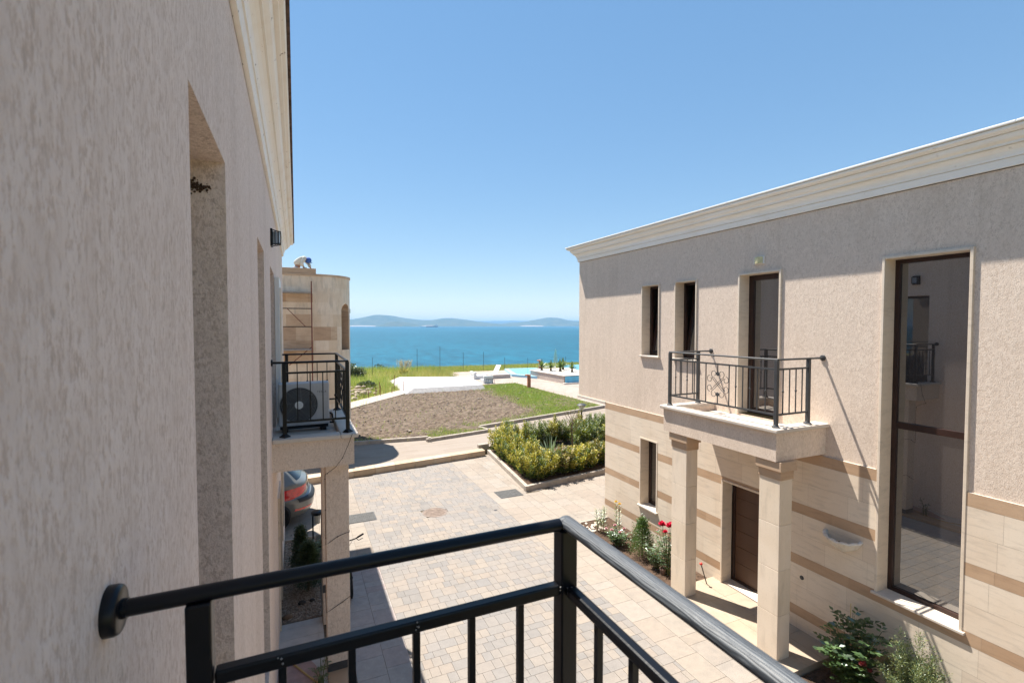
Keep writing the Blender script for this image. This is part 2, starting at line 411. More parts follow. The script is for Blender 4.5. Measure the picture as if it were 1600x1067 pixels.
hill_range('hills', pxs([(590, 507), (604, 504), (620, 501.5), (634, 503), (650, 506.5), (660, 507)], D1*0.8, 507.5), D1*0.8, 500, HM1, 5)
hill_range('hills', pxs([(760, 507), (790, 503.5), (815, 502.5), (838, 498.5), (857, 495), (872, 496), (890, 500), (920, 501.5), (960, 503), (1010, 500), (1080, 505)], D1*1.1), D1*1.1, 2300, HM1, 8)
hill_range('hills', pxs([(380, 503), (480, 500.5), (650, 501), (740, 501), (800, 500), (850, 501.5), (1000, 500), (1150, 502)], 13000), 13000, 2500, HM2, 11)
# pale beach strips under the hills
tb = MB(); yaw = math.atan(337/755)
for (u0, u1, d) in ((540, 588, 6100), (655, 700, 6200), (815, 850, 6300), (700, 760, 6350)):
    pts = []
    for i in range(9):
        u = u0+(u1-u0)*i/8; la = (u-800)/755*d
        pts.append((math.sin(yaw)*d+math.cos(yaw)*la, math.cos(yaw)*d-math.sin(yaw)*la, -3+5*math.sin(i*0.4)))
    for a, b in zip(pts, pts[1:]):
        tb.add([(a[0], a[1]-40, SEA-1), (b[0], b[1]-40, SEA-1), (b[0], b[1]+60, b[2]-SEA*0), (a[0], a[1]+60, a[2])], [(0, 1, 2, 3)])
tb.build('beach', plain('sand', (0.30, 0.25, 0.2), 0.95), kind='structure')

# ------------------------------------------------------------------ paving
def tiles(mb, x0, x1, y0, y1, rows, widths, z, gap=0.0048, jit=0.0003, skip=None, along='x'):
    """rows of mixed-size slabs; every slab its own quad with a random number"""
    y = y0
    while y < y1-0.02:
        h = random.choice(rows)
        if y+h > y1-0.04: h = y1-y
        x = x0
        while x < x1-0.01:
            wd = random.choice(widths)
            if x+wd > x1-0.05: wd = x1-x
            a, b, c, d = x+gap/2, x+wd-gap/2, y+gap/2, y+h-gap/2
            if not (skip and skip((a+b)/2, (c+d)/2)):
                zz = [z+random.uniform(-jit, jit) for _ in range(4)]
                P = [(a, c, zz[0]), (b, c, zz[1]), (b, d, zz[2]), (a, d, zz[3])]
                if along == 'y': P = [(p[1], p[0], p[2]) for p in reversed(P)]
                # quad with a thin skirt so that joints read as real gaps
                Q = [(p[0], p[1], z-0.012) for p in P]
                mb.add(P+Q, [(0, 1, 2, 3), (0, 4, 5, 1), (1, 5, 6, 2), (2, 6, 7, 3), (3, 7, 4, 0)], random.random())
            x += wd
        y += h
joint = plain('joint_sand', (0.14, 0.115, 0.085), 0.95, 0.1, var=0.3, scale=20)
MB().quad((-12, -8, -0.012), (22, -8, -0.012), (22, 17.4, -0.012), (-12, 17.4, -0.012)).build('driveway_bed', joint, kind='structure')
def yfront(x): return 16.45 + (x-1.4)*0.142
HOLES = [(3.32, 12.5, 0.33)]
def skip_c(x, y):
    if y > yfront(x)-0.05: return True
    return any((x-a)**2+(y-b)**2 < (r_-0.04)**2 for a, b, r_ in HOLES)
pm = MB(); tiles(pm, 1.5, 5.1, -4, 17.1, [0.2, 0.2, 0.14, 0.2, 0.27], [0.14, 0.2, 0.2, 0.27, 0.14], 0.0, skip=skip_c)
pm.build('driveway', paver_mat('pavers_grey', [(0.150, 0.126, 0.107), (0.215, 0.177, 0.141), (0.26, 0.19, 0.128), (0.172, 0.149, 0.130), (0.28, 0.21, 0.142), (0.20, 0.167, 0.14)], (0.172, 0.152, 0.138)), kind='structure')
pb = MB()
def skip_r(x, y): return y > 13.0 + (x-6.2)*0.14 and x > 6.1 or y > yfront(x)-0.05 or (6.22 < x < 7.4 and y < 10.35) or x > 7.3 and y < 10.3
tiles(pb, -4.0, 17.05, 5.1, 6.2, [0.22, 0.44, 0.44], [0.44, 0.56, 0.44, 0.22, 0.5], 0.0, along='y', skip=lambda a, b: skip_r(b, a))
tiles(pb, 12.9, 17.3, 6.2, 6.8, [0.3], [0.44, 0.56], 0.0, along='y', skip=lambda a, b: a > yfront(b)-.05)
tiles(pb, 10.35, 15.5, 6.2, 13.0, [0.44, 0.44, 0.6, 0.44], [0.44, 0.6, 0.5, 0.22], 0.0, along='y', skip=lambda a, b: skip_r(b, a))
tiles(pb, 10.4, 16.7, 0.72, 1.5, [0.34, 0.44], [0.44, 0.2, 0.44, 0.44], 0.0, along='y')
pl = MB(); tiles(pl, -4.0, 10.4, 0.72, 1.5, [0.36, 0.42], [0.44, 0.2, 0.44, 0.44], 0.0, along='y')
pl.build('driveway_border', paver_mat('slabs_pinkish_shade_lift', [(0.46, 0.40, 0.35), (0.51, 0.44, 0.385), (0.45, 0.34, 0.295)], (0.44, 0.28, 0.24), 0.3), kind='structure')  # pinkish stone, its colour lightened and warmed to offset the shade on it
tiles(pb, 8.0, 16.4, -7, 0.72, [0.44, 0.5], [0.44, 0.44, 0.6], 0.0, along='y', skip=lambda a, b: (b > -0.35 and a < 12.15) or (b <= -0.35 and a < 12.6))
pb.build('driveway_border', paver_mat('slabs_sandy', [(0.27, 0.20, 0.132), (0.30, 0.236, 0.17), (0.255, 0.182, 0.118), (0.305, 0.252, 0.197)], (0.285, 0.218, 0.158), 0.3), kind='structure')
# the step and the upper path
def slab_poly(name, poly, z0, z1, mat, kind='structure'):
    return MB().prism(poly, z0, z1).build(name, mat, kind=kind, bevel=0.006)
def path_mat():
    t = NT('path_slabs'); v = t.pos(rot=(0, 0, R(28)))
    br = t.n('ShaderNodeTexBrick'); br.inputs['Scale'].default_value = 1.0; br.inputs['Mortar Size'].default_value = 0.006
    br.inputs['Brick Width'].default_value = 0.6; br.inputs['Row Height'].default_value = 0.4
    br.inputs['Color1'].default_value = (0.235, 0.19, 0.152, 1); br.inputs['Color2'].default_value = (0.26, 0.216, 0.176, 1); br.inputs['Mortar'].default_value = (0.24, 0.19, 0.14, 1)
    t.l(t.pos(), br.inputs['Vector'])
    f = t.noise(t.pos((0.7, 7, 1), (0, 0, R(24))), 0.9, 5, 0.6)
    c = t.mix(t.ramp(f, [(0.42, 0.0), (0.6, 0.55)]), br.outputs['Color'], (0.28, 0.236, 0.198))
    c = t.mix(t.ramp(f, [(0.3, 0.45), (0.42, 0.0)]), c, (0.195, 0.15, 0.11))
    t.principled(c, 0.8, 0.25, t.bump(t.noise(t.pos(), 30, 4), 0.15, 0.004)); return t.m
PM = path_mat()
UZ = 0.2
def top_poly():   # upper path outline
    return [(-12, 15.0), (-2.5, 15.9), (1.4, 16.6), (6.5, 17.33), (6.6, 17.7), (12.5, 18.5), (26, 20.4), (26, 26.5), (16.2, 23.2), (7.75, 20.85), (7.9, 20.2), (5.1, 19.75), (5.0, 19.9), (1.5, 20.25), (-12, 21.5)]
MB().prism(top_poly(), -0.05, UZ).build('upper_path', PM, kind='structure')
st = MB()   # the step riser: separate slabs with fine joints
n_ = 13
for i in range(n_):
    xa = -2.5 + (6.55+2.5)*i/n_; xb = -2.5 + (6.55+2.5)*(i+1)/n_ - 0.006
    ya, yb = yfront(xa), yfront(xb)
    st.add([(xa, ya, -0.05), (xb, yb, -0.05), (xb, yb+0.36, -0.05), (xa, ya+0.36, -0.05), (xa, ya-0.012, UZ+0.012), (xb, yb-0.012, UZ+0.012), (xb, yb+0.36, UZ+0.012), (xa, ya+0.36, UZ+0.012)],
           [(3, 2, 1, 0), (4, 5, 6, 7), (0, 1, 5, 4), (1, 2, 6, 5), (2, 3, 7, 6), (3, 0, 4, 7)])
st.build('driveway_step', stone_mat('step_stone', (0.46, 0.33, 0.21), (0.54, 0.41, 0.29), (3, 3, 6)), kind='structure', bevel=0.005)
def kerb(pts, wdt, z0, z1, name='kerb', seglen=0.9):
    mb = MB()
    for (a, b) in zip(pts, pts[1:]):
        a = Vector((*a, 0)); b = Vector((*b, 0)); L = (b-a).length; n = max(1, round(L/seglen)); d = (b-a)/n
        nn = Vector((-d.y, d.x, 0)).normalized()*wdt
        for i in range(n):
            p = a+d*i; q = a+d*(i+1)-d.normalized()*0.005
            vs = [p, q, q+nn, p+nn]
            mb.add([(k.x, k.y, z0) for k in vs]+[(k.x, k.y, z1) for k in vs], [(3, 2, 1, 0), (4, 5, 6, 7), (0, 1, 5, 4), (1, 2, 6, 5), (2, 3, 7, 6), (3, 0, 4, 7)])
    return mb.build(name, MT['concrete'], kind='structure', bevel=0.008)
kerb([(-6, 20.95), (1.5, 20.15), (5.0, 19.8)], 0.14, 0.1, UZ+0.14)
kerb([(4.86, 19.42), (7.95, 20.12)], 0.14, 0.1, UZ+0.13)
kerb([(7.95, 20.12), (7.72, 20.95)], 0.13, 0.1, UZ+0.13)
kerb([(7.75, 20.9), (16.4, 23.35), (26, 26.3)], 0.14, 0.1, UZ+0.15)
kerb([(5.0, 19.8), (4.9, 19.42)], 0.12, 0.1, UZ+0.13)

# porch floors
porch = MB()
tiles(porch, 6.28, 7.34, 4.45, 6.85, [0.6], [0.35, 0.36, 0.35], 0.12, gap=0.004, jit=0.0005)
porch.box(6.28, 7.34, 4.45, 6.85, -0.05, 0.114)
porch.build('porch', stone_mat('porch_stone', (0.36, 0.29, 0.215), (0.40, 0.325, 0.25)), kind='structure')
lp = MB(); tiles(lp, -0.34, 0.34, 4.4, 8.75, [0.3], [0.3], 0.012, gap=0.004)
lp.box(-0.35, 0.345, 4.4, 8.78, -0.06, 0.0)
lp.build('porch', plain('porch_grey_tiles', (0.46, 0.44, 0.42), 0.6, 0.3, var=0.1), kind='structure')
arc = [(-0.3, 7.2)]+[(-0.3+0.55*math.sin(a), 7.2+0.72*math.cos(a)) for a in np.linspace(0, R(140), 18)]
MB().prism(arc, 0.010, 0.019).build('porch_inlay', plain('pink_tiles', (0.36, 0.235, 0.21), 0.65, 0.3, var=0.15, scale=9), kind='structure')

# ------------------------------------------------------------------ houses
def cells(r, holes):
    """rectangle minus holes -> rectangles (a0,a1,b0,b1)"""
    A = sorted({r[0], r[1], *[min(max(h[0], r[0]), r[1]) for h in holes], *[min(max(h[1], r[0]), r[1]) for h in holes]})
    B = sorted({r[2], r[3], *[min(max(h[2], r[2]), r[3]) for h in holes], *[min(max(h[3], r[2]), r[3]) for h in holes]})
    out = []
    for a0, a1 in zip(A, A[1:]):
        for b0, b1 in zip(B, B[1:]):
            ca, cb = (a0+a1)/2, (b0+b1)/2
            if not any(h[0] < ca < h[1] and h[2] < cb < h[3] for h in holes): out.append((a0, a1, b0, b1))
    return out
def wall_x(mb, X, y0, y1, z0, z1, holes):
    for a0, a1, b0, b1 in cells((y0, y1, z0, z1), holes):
        mb.quad((X, a0, b0), (X, a1, b0), (X, a1, b1), (X, a0, b1))
def cornice(profile, path, name, mat, parent):
    """profile [(out, z)], path [(x, y, nx, ny)] with mitred offset direction"""
    mb = MB(); n = len(profile); m = len(path)
    vs = [(x+nx*d, y+ny*d, z) for (x, y, nx, ny) in path for (d, z) in profile]
    fs = [(i*n+k, (i+1)*n+k, (i+1)*n+k+1, i*n+k+1) for i in range(m-1) for k in range(n-1)]
    mb.add(vs, fs); return mb.build(name, mat, parent)
PROF = [(0.0, 6.765), (0.0, 6.775), (0.034, 6.775), (0.036, 6.80), (0.048, 6.862), (0.036, 6.863), (0.036, 6.872), (0.060, 6.873), (0.064, 6.905), (0.078, 6.94), (0.104, 6.968), (0.128, 6.984), (0.116, 6.985), (0.116, 6.994), (0.146, 6.995), (0.146, 7.022),
        (0.160, 7.030), (0.180, 7.046), (0.194, 7.075), (0.198, 7.098), (0.184, 7.099), (0.184, 7.107), (0.232, 7.108), (0.236, 7.118), (0.262, 7.124), (0.274, 7.137), (0.274, 7.158), (0.258, 7.159), (0.258, 7.17)]
def trim_ring(mb, X, s, y0, y1, z0, z1, dep, t_=0.03, proud=0.022, sill=True):
    """stone lining of an opening; s = +1 when the recess goes to +X"""
    xa, xb = X - s*proud, X + s*dep
    mb.box(xa, xb, y0, y0+t_, z0, z1); mb.box(xa, xb, y1-t_, y1, z0, z1); mb.box(xa, xb, y0+t_, y1-t_, z1-t_, z1)
    return mb
def frame_ring(mb, x0, x1, y0, y1, z0, z1, wd):
    mb.box(x0, x1, y0, y0+wd, z0, z1); mb.box(x0, x1, y1-wd, y1, z0, z1); mb.box(x0, x1, y0+wd, y1-wd, z0, z0+wd); mb.box(x0, x1, y0+wd, y1-wd, z1-wd, z1)
    return mb

# ---- house across the lane (right)
XR = 7.35; DEP = 0.22
H = thing('house', 'beige plastered house with striped stone ground floor, balcony and porch across the lane', 'house', (XR, 4, 0))
OPN = dict(win1=(8.45, 9.06, 4.30, 5.92), win2=(7.36, 7.98, 4.30, 5.92), bdoor=(5.51, 6.36, 3.40, 5.93), big=(3.02, 4.0, 1.29, 5.93), low=(8.45, 9.06, 0.80, 2.39), fdoor=(5.62, 6.65, 0.12, 2.10))
ZS = 3.0
up = MB(); wall_x(up, XR, -5, 11.78, ZS, 6.80, [OPN[k] for k in ('win1', 'win2', 'bdoor', 'big')])
up.quad((XR, 11.78, ZS), (17, 11.78, ZS), (17, 11.78, 6.8), (XR, 11.78, 6.8)); up.quad((17, 11.78, ZS), (17, -5, ZS), (17, -5, 6.8), (17, 11.78, 6.8))
up.quad((17, -5, ZS), (XR, -5, ZS), (XR, -5, 6.8), (17, -5, 6.8)); up.quad((XR, 10.45, ZS), (XR, 11.78, ZS), (17, 11.78, ZS), (17, 10.45, ZS))
upw = up.build('upper_wall', MT['stucco'], H)
MB().box(XR-0.03, XR+0.02, 10.45, 11.81, 2.94, 3.012).build('overhang_ledge', MT['sill'], H, bevel=0.004)
# striped stone ground floor: light and brown courses, each slab a face with its own tone
stone = MB(); brown = MB()
SX = XR-0.022
courses = []
for (zt, zb) in ((3.0, 2.835), (2.15, 1.99), (1.315, 1.155), (0.48, 0.325)): courses.append((zb, zt, True))
for (zb, zt) in ((2.15, 2.4925), (2.4925, 2.835), (1.315, 1.6525), (1.6525, 1.99), (0.48, 0.8175), (0.8175, 1.155), (-0.02, 0.325), (-0.4, -0.02)): courses.append((zb, zt, False))
holes_low = [OPN['big'], OPN['low'], OPN['fdoor']]
def clad(X, ya, yb, axis='x', holes=(), fx=None):
    for zb, zt, isb in courses:
        y = ya - random.uniform(0, 0.5)
        while y < yb:
            L = random.choice([0.62, 0.75, 0.9, 0.6]); a, b = max(y, ya), min(y+L, yb); y += L
            if b-a < 0.02: continue
            r_ = random.random()
            for c in cells((a+0.0009, b-0.0009, zb+0.0012, zt-0.0012), holes):
                if axis == 'x': stone.quad((X, c[0], c[2]), (X, c[1], c[2]), (X, c[1], c[3]), (X, c[0], c[3]), r_, int(isb))
                else: stone.quad((c[0], X, c[2]), (c[1], X, c[2]), (c[1], X, c[3]), (c[0], X, c[3]), r_, int(isb))
clad(SX, -5, 10.45, 'x', holes_low); clad(10.45+0.0, SX, 17, 'y')
back = MB(); wall_x(back, SX+0.004, -5, 10.445, -0.4, 2.995, holes_low)
back.quad((SX+0.004, 10.446, -0.4), (17, 10.446, -0.4), (17, 10.446, 2.995), (SX+0.004, 10.446, 2.995))
# ledge on top of the stone, cut at the tall window
led = MB()
for a, b in ((-5, 3.0), (4.02, 10.45)): led.quad((SX, a, ZS), (SX, b, ZS), (XR, b, ZS+0.001), (XR, a, ZS+0.001))
lw = stone.build('lower_wall', [MT['stone'], MT['stone_brown']], H); back.build('joint', plain('stone_joint', (0.36, 0.28, 0.2), 0.9), lw); led.build('ledge', MT['sill'], lw)
def mitre(prof, XW, s, yend):
    return [(XW, -5.0, -s, 0.0), (XW, yend, -s, 1.0), (XW+s*9.6, yend, 0.0, 1.0)]
cornice(PROF, mitre(PROF, XR, 1, 11.78), 'cornice', MT['cornice_clean'], H)
cp = MB()
def coping(mb, XW, s, yend, o=0.30, z=7.17, h=0.028):
    ys_ = np.linspace(-5, yend+o, 10)
    for a, b in zip(ys_, ys_[1:]): mb.box(XW-s*o, XW+s*0.3, a+0.002, b-0.002, z, z+h)
    mb.box(XW+s*0.3, XW+s*9.6, yend-0.3, yend+o, z, z+h)
coping(cp, XR, 1, 11.78); cp.build('coping', MT['white_paint'], H, bevel=0.006)
MB().quad((XR+0.25, -5, 7.15), (17, -5, 7.15), (17, 11.6, 7.15), (XR+0.25, 11.6, 7.15)).build('roof', plain('flat_roof', (0.3, 0.29, 0.28), 0.9), H)

def room(y0, y1, z0, z1, X, s, d=0.7):
    mb = MB(); xa, xb = X, X+s*d; e = 0.25
    mb.quad((xb, y0-e, z0-e), (xb, y1+e, z0-e), (xb, y1+e, z1+e), (xb, y0-e, z1+e))
    mb.quad((xa, y0-e, z0-e), (xb, y0-e, z0-e), (xb, y0-e, z1+e), (xa, y0-e, z1+e)); mb.quad((xa, y1+e, z0-e), (xb, y1+e, z0-e), (xb, y1+e, z1+e), (xa, y1+e, z1+e))
    mb.quad((xa, y0-e, z0-e), (xa, y1+e, z0-e), (xb, y1+e, z0-e), (xb, y0-e, z0-e)); mb.quad((xa, y0-e, z1+e), (xa, y1+e, z1+e), (xb, y1+e, z1+e), (xb, y0-e, z1+e))
    return mb
def sill_box(mb, X, s, y0, y1, z, dep, out=0.05, th=0.035, ext=0.03):
    mb.box(X-s*out, X+s*dep, y0-ext, y1+ext, z-th+0.004, z+0.004); return mb
def tilt_window(key, label):
    y0, y1, z0, z1 = OPN[key]
    xf = XR+DEP
    W = frame_ring(MB(), xf, xf+0.06, y0+0.03, y1-0.03, z0, z1-0.03, 0.05).build('window', MT['frame'], H, bevel=0.004)
    if label: W['label'] = label
    trim_ring(MB(), XR, 1, y0, y1, z0, z1, DEP).build('trim', MT['trim'], W, bevel=0.003)
    sill_box(MB(), XR, 1, y0, y1, z0, DEP, out=0.055).build('sill', MT['sill'], W, bevel=0.006)
    # tilted sash: hinged at the bottom, top leaning into the room
    a, b = y0+0.085, y1-0.085; zb, zt = z0+0.055, z1-0.085; T = math.tan(R(8))
    sh = MB()
    def P(x, y, z): return (x + (z-zb)*T, y, z)
    def sbar(ya, yb, za, zc, x0, x1):
        vs = [P(x, y, z) for z in (za, zc) for y in (ya, yb) for x in (x0, x1)]
        sh.add(vs, [(0, 2, 3, 1), (4, 5, 7, 6), (0, 1, 5, 4), (2, 6, 7, 3), (0, 4, 6, 2), (1, 3, 7, 5)])
    x0, x1 = xf+0.012, xf+0.065
    sbar(a, a+0.06, zb, zt, x0, x1); sbar(b-0.06, b, zb, zt, x0, x1); sbar(a+0.06, b-0.06, zb, zb+0.06, x0, x1); sbar(a+0.06, b-0.06, zt-0.06, zt, x0, x1)
    sh.build('sash', MT['frame'], W)
    gl = MB(); gl.quad(P(xf+0.035, a+0.055, zb+0.055), P(xf+0.035, b-0.055, zb+0.055), P(xf+0.035, b-0.055, zt-0.055), P(xf+0.035, a+0.055, zt-0.055))
    gl.build('pane', MT['glass'], W)
    room(y0+0.05, y1-0.05, z0+0.3, z1-0.3, xf+0.066, 1).build('interior', MT['interior'], W)
    hb = MB(); hb.tube([(xf+0.05, a+0.03, z0+0.9), (xf+0.05, a-0.02, z0+0.95), (xf+0.16, a-0.03, z1-0.3)], 0.006, 6); hb.build('stay_arm', MT['white_paint'], W)
tilt_window('win1', 'narrow upstairs window tilted open, next to the house corner')
tilt_window('win2', 'narrow upstairs window tilted open, next to the balcony')
def fixed_window(key, label, mull=None, sill=True, name='window', fw=0.06):
    y0, y1, z0, z1 = OPN[key]; xf = XR+DEP
    fb = frame_ring(MB(), xf, xf+0.06, y0+0.03, y1-0.03, z0, z1-0.03, fw)
    if mull: fb.box(xf+0.002, xf+0.06, y0+0.03+fw, y1-0.03-fw, mull-0.045, mull+0.045)
    W = fb.build(name, MT['frame'], H, bevel=0.005)
    if label: W['label'] = label
    trim_ring(MB(), XR if key != 'fdoor' else XR-0.02, 1, y0, y1, z0, z1, DEP, 0.035, 0.03).build('trim', MT['trim'], W, bevel=0.004)
    if sill: sill_box(MB(), XR, 1, y0, y1, z0, DEP, out=0.06 if key != 'low' else 0.075).build('sill', MT['sill'], W, bevel=0.006)
    return W, (y0, y1, z0, z1, xf)
W, (y0, y1, z0, z1, xf) = fixed_window('big', 'tall two-storey window with dark brown frame', 3.62)
MB().quad((xf+0.03, y0+.085, z0+.055), (xf+0.03, y1-.085, z0+.055), (xf+0.03, y1-.085, 3.58), (xf+0.03, y0+.085, 3.58)).build('pane', MT['glass'], W)
MB().quad((xf+0.03, y0+.085, 3.66), (xf+0.03, y1-.085, 3.66), (xf+0.03, y1-.085, z1-.085), (xf+0.03, y0+.085, z1-.085)).build('pane', MT['glass'], W)
W, (y0, y1, z0, z1, xf) = fixed_window('low', 'narrow dark ground floor window beside the flower bed')
MB().quad((xf+0.03, y0+.085, z0+.055), (xf+0.03, y1-.085, z0+.055), (xf+0.03, y1-.085, z1-.085), (xf+0.03, y0+.085, z1-.085)).build('pane', MT['glass'], W)
W, (y0, y1, z0, z1, xf) = fixed_window('bdoor', 'dark brown glazed balcony door', None, False, 'balcony_door', 0.10)
MB().quad((xf+0.03, y0+.12, z0+.1), (xf+0.03, y1-.12, z0+.1), (xf+0.03, y1-.12, z1-.12), (xf+0.03, y0+.12, z1-.12)).build('pane', MT['glass'], W)
hd = MB(); hd.box(xf-0.012, xf, y0+0.06, y0+0.085, 4.35, 4.55); hd.tube([(xf-0.01, y0+.072, 4.48), (xf-0.05, y0+.072, 4.48), (xf-0.05, y0+.18, 4.48)], 0.008, 8); hd.build('handle', MT['grey_metal'], W)
W, (y0, y1, z0, z1, xf) = fixed_window('fdoor', 'brown panelled front door under the balcony', None, False, 'front_door', 0.06)
dl = MB(); dl.box(xf+0.02, xf+0.055, y0+.09, y1-.09, z0+.02, z1-.09)
for k in range(6):
    za = z0+0.1+k*0.31; dl.box(xf+0.014, xf+0.02, y0+.10, y1-.10, za-.015, za+0.285)
dl.build('door_leaf', MT['door'], W, bevel=0.006)
dh = MB(); dh.box(xf-0.002, xf+0.02, y0+.11, y0+.145, z0+0.95, z0+1.17); dh.tube([(xf, y0+.127, z0+1.08), (xf-0.05, y0+.127, z0+1.08), (xf-0.05, y0+.26, z0+1.08)], 0.01, 8); dh.build('handle', MT['grey_metal'], W)
MB().box(XR, xf, y0+0.035, y1-0.035, 0.10, 0.135).build('threshold', MT['sill'], W)

# balcony of the right house
BX, BY0, BY1 = 6.25, 4.73, 7.05
def balcony(parent, X, s, x_out, y0, y1, zb, zt, zf, stu):
    """tray balcony: fascia, floor, ledge on top"""
    B = MB(); t_ = 0.17
    B.box(X, x_out, y0, y1, zb, zf)                       # slab
    B.box(x_out, x_out+s*t_, y0, y1, zf-0.001, zt); 
    B.box(X, x_out+s*t_, y0, y0+t_, zf-0.001, zt); B.box(X, x_out+s*t_, y1-t_, y1, zf-0.001, zt)
    ob = B.build('balcony', stu, parent, weld=False)
    L = MB(); o = 0.055
    ci = t_+0.01
    L.box(x_out-s*o, x_out+s*ci, y0-o, y1+o, zt, zt+0.06)
    L.box(x_out+s*ci, X+s*(-0.001), y0-o, y0+ci, zt, zt+0.06); L.box(x_out+s*ci, X+s*(-0.001), y1-ci, y1+o, zt, zt+0.06)
    L.build('ledge', MT['sill'], ob, bevel=0.016, seg=3)
    F = MB(); xa, xb = sorted((x_out+s*t_, X)); n = 4
    for i in range(n):
        for j in range(2):
            ya = y0+t_+(y1-y0-2*t_)*i/n; yb = y0+t_+(y1-y0-2*t_)*(i+1)/n-0.004; x_a = xa+(xb-xa)*j/2; x_b = xa+(xb-xa)*(j+1)/2-0.004
            F.quad((x_a, ya, zf+0.006), (x_b, ya, zf+0.006), (x_b, yb, zf+0.006), (x_a, yb, zf+0.006))
    F.build('floor', MT['sill'], ob)
    return ob
balcony(H, XR, 1, BX, BY0, BY1, 3.04, 3.455, 3.36, MT['stucco'])
def column(parent, x0, x1, y0, y1, z0, z1, mat, cap=True, capmat=None, plinth=None):
    c = MB()
    n = 4; hs = (z1-z0)/n
    for k in range(n): c.box(x0, x1, y0, y1, z0+k*hs+(0.002 if k else 0), z0+(k+1)*hs)
    ob = c.build('column', mat, parent, bevel=0.006)
    if cap:
        k = MB(); k.box(x0-.012, x1+.012, y0-.012, y1+.012, z1, z1+.13)
        k.build('capital_band', MT['stone_brown'], ob, bevel=0.004)
        k = MB(); k.box(x0-.04, x1+.04, y0-.04, y1+.04, z1+.13, z1+.27); k.build('capital', MT['capital'], ob, bevel=0.005)
    return ob
column(H, 6.31, 6.57, 4.70, 5.04, 0.11, 2.77, MT['column'])
column(H, 6.31, 6.57, 6.52, 6.88, 0.11, 2.77, MT['column'])

# ---- house the camera stands at (left)
XL = -0.31; YE = 13.9
HL = thing('house', 'shaded grey-pink plastered house at the left edge with deep window recesses', 'house', (XL, 4, 0))
NIC = [(1.89, 2.79, 1.29, 5.80), (4.95, 5.92, 1.29, 5.80), (7.30, 8.5, 3.38, 5.80)]
u = MB(); wall_x(u, XL, -5, YE, 3.0, 6.80, NIC)
u.quad((XL, YE, 3), (-10, YE, 3), (-10, YE, 6.8), (XL, YE, 6.8)); u.quad((-10, YE, 3), (-10, -5, 3), (-10, -5, 6.8), (-10, YE, 6.8)); u.quad((-10, -5, 3), (XL, -5, 3), (XL, -5, 6.8), (-10, -5, 6.8))
u.quad((XL, 12.55, 3), (-10, 12.55, 3), (-10, YE, 3), (XL, YE, 3))
u.build('upper_wall', MT['stucco_near'], HL)
lwb = MB(); wall_x(lwb, XL, -5, 12.55, -0.4, 3.0, NIC[:2]+[(8.6, 9.6, 0.0, 2.2), (10.3, 11.1, 0.8, 2.4)])
lwb.quad((XL, 12.55, -0.4), (-10, 12.55, -0.4), (-10, 12.55, 3.0), (XL, 12.55, 3.0))
lwb.build('lower_wall', MT['stucco_near'], HL)
rv = MB()
for (a, b, c, d) in NIC:
    xi = XL-0.30
    rv.quad((XL, b, c), (xi, b, c), (xi, b, d), (XL, b, d)); rv.quad((XL, a, c), (xi, a, c), (xi, a, d), (XL, a, d))
    rv.quad((XL, a, d), (XL, b, d), (xi, b, d), (xi, a, d)); rv.quad((XL, a, c), (XL, b, c), (xi, b, c), (xi, a, c))
rv.build('window_reveal', MT['jamb_stucco'], HL)
for i, (a, b, c, d) in enumerate(NIC):
    xi = XL-0.30
    fr = frame_ring(MB(), xi-0.06, xi, a, b, c, d, 0.06)
    if i < 2: fr.box(xi-0.058, xi-0.002, a+.06, b-.06, 3.58, 3.66)
    Wn = fr.build('window' if i < 2 else 'balcony_door', MT['frame'], HL, bevel=0.005)
    MB().quad((xi-.03, a+.05, c+.05), (xi-.03, b-.05, c+.05), (xi-.03, b-.05, d-.05), (xi-.03, a+.05, d-.05)).build('pane', MT['glass'], Wn)
for (a, b, c, d, nm) in ((8.6, 9.6, 0.0, 2.2, 'front_door'), (10.3, 11.1, 0.8, 2.4, 'window')):
    fr = frame_ring(MB(), XL-0.14, XL-0.06, a, b, c, d, 0.07)
    Wn = fr.build(nm, MT['frame'], HL, bevel=0.005)
    MB().box(XL-0.13, XL-0.10, a+.06, b-.06, c+.06, d-.06).build('door_leaf' if nm == 'front_door' else 'pane', MT['door'] if nm == 'front_door' else MT['glass'], Wn)
    trim_ring(MB(), XL, -1, a, b, c, d, 0.14, 0.03, 0.03).build('trim', MT['trim'], Wn)
# open white shutter leaf beside the balcony door
sh = MB(); sh.box(XL+0.004, XL+0.075, 8.53, 9.42, 3.53, 5.76); shu = sh.build('shutter', MT['plastic_white'], HL, bevel=0.006)
sh = MB(); sh.box(XL+0.075, XL+0.09, 8.62, 9.33, 3.66, 5.6); sh.build('shutter_panel', MT['cream_paint'], shu, bevel=0.004)
cornice(PROF, [(XL, -5.0, 1, 0.0), (XL, YE, 1, 1.0), (XL-9.6, YE, 0.0, 1.0)], 'cornice', MT['cornice_stained'], HL)
cp = MB(); coping(cp, XL, -1, YE); cp.build('coping', plain('rusty_flashing', (0.10, 0.062, 0.045), 0.8, 0.2, var=0.6, scale=14), HL, bevel=0.005)
MB().quad((XL-0.25, -5, 7.15), (-10, -5, 7.15), (-10, YE-.2, 7.15), (XL-.25, YE-.2, 7.15)).build('roof', plain('flat_roof_grey', (0.3, 0.29, 0.28), 0.9), HL)
balcony(HL, XL, -1, 0.72, 7.03, 9.15, 3.06, 3.44, 3.36, MT['stucco'])
b2 = balcony(HL, XL, -1, 0.74, -1.6, 1.15, 3.06, 3.44, 3.36, MT['stucco'])
plast = MT['stucco']
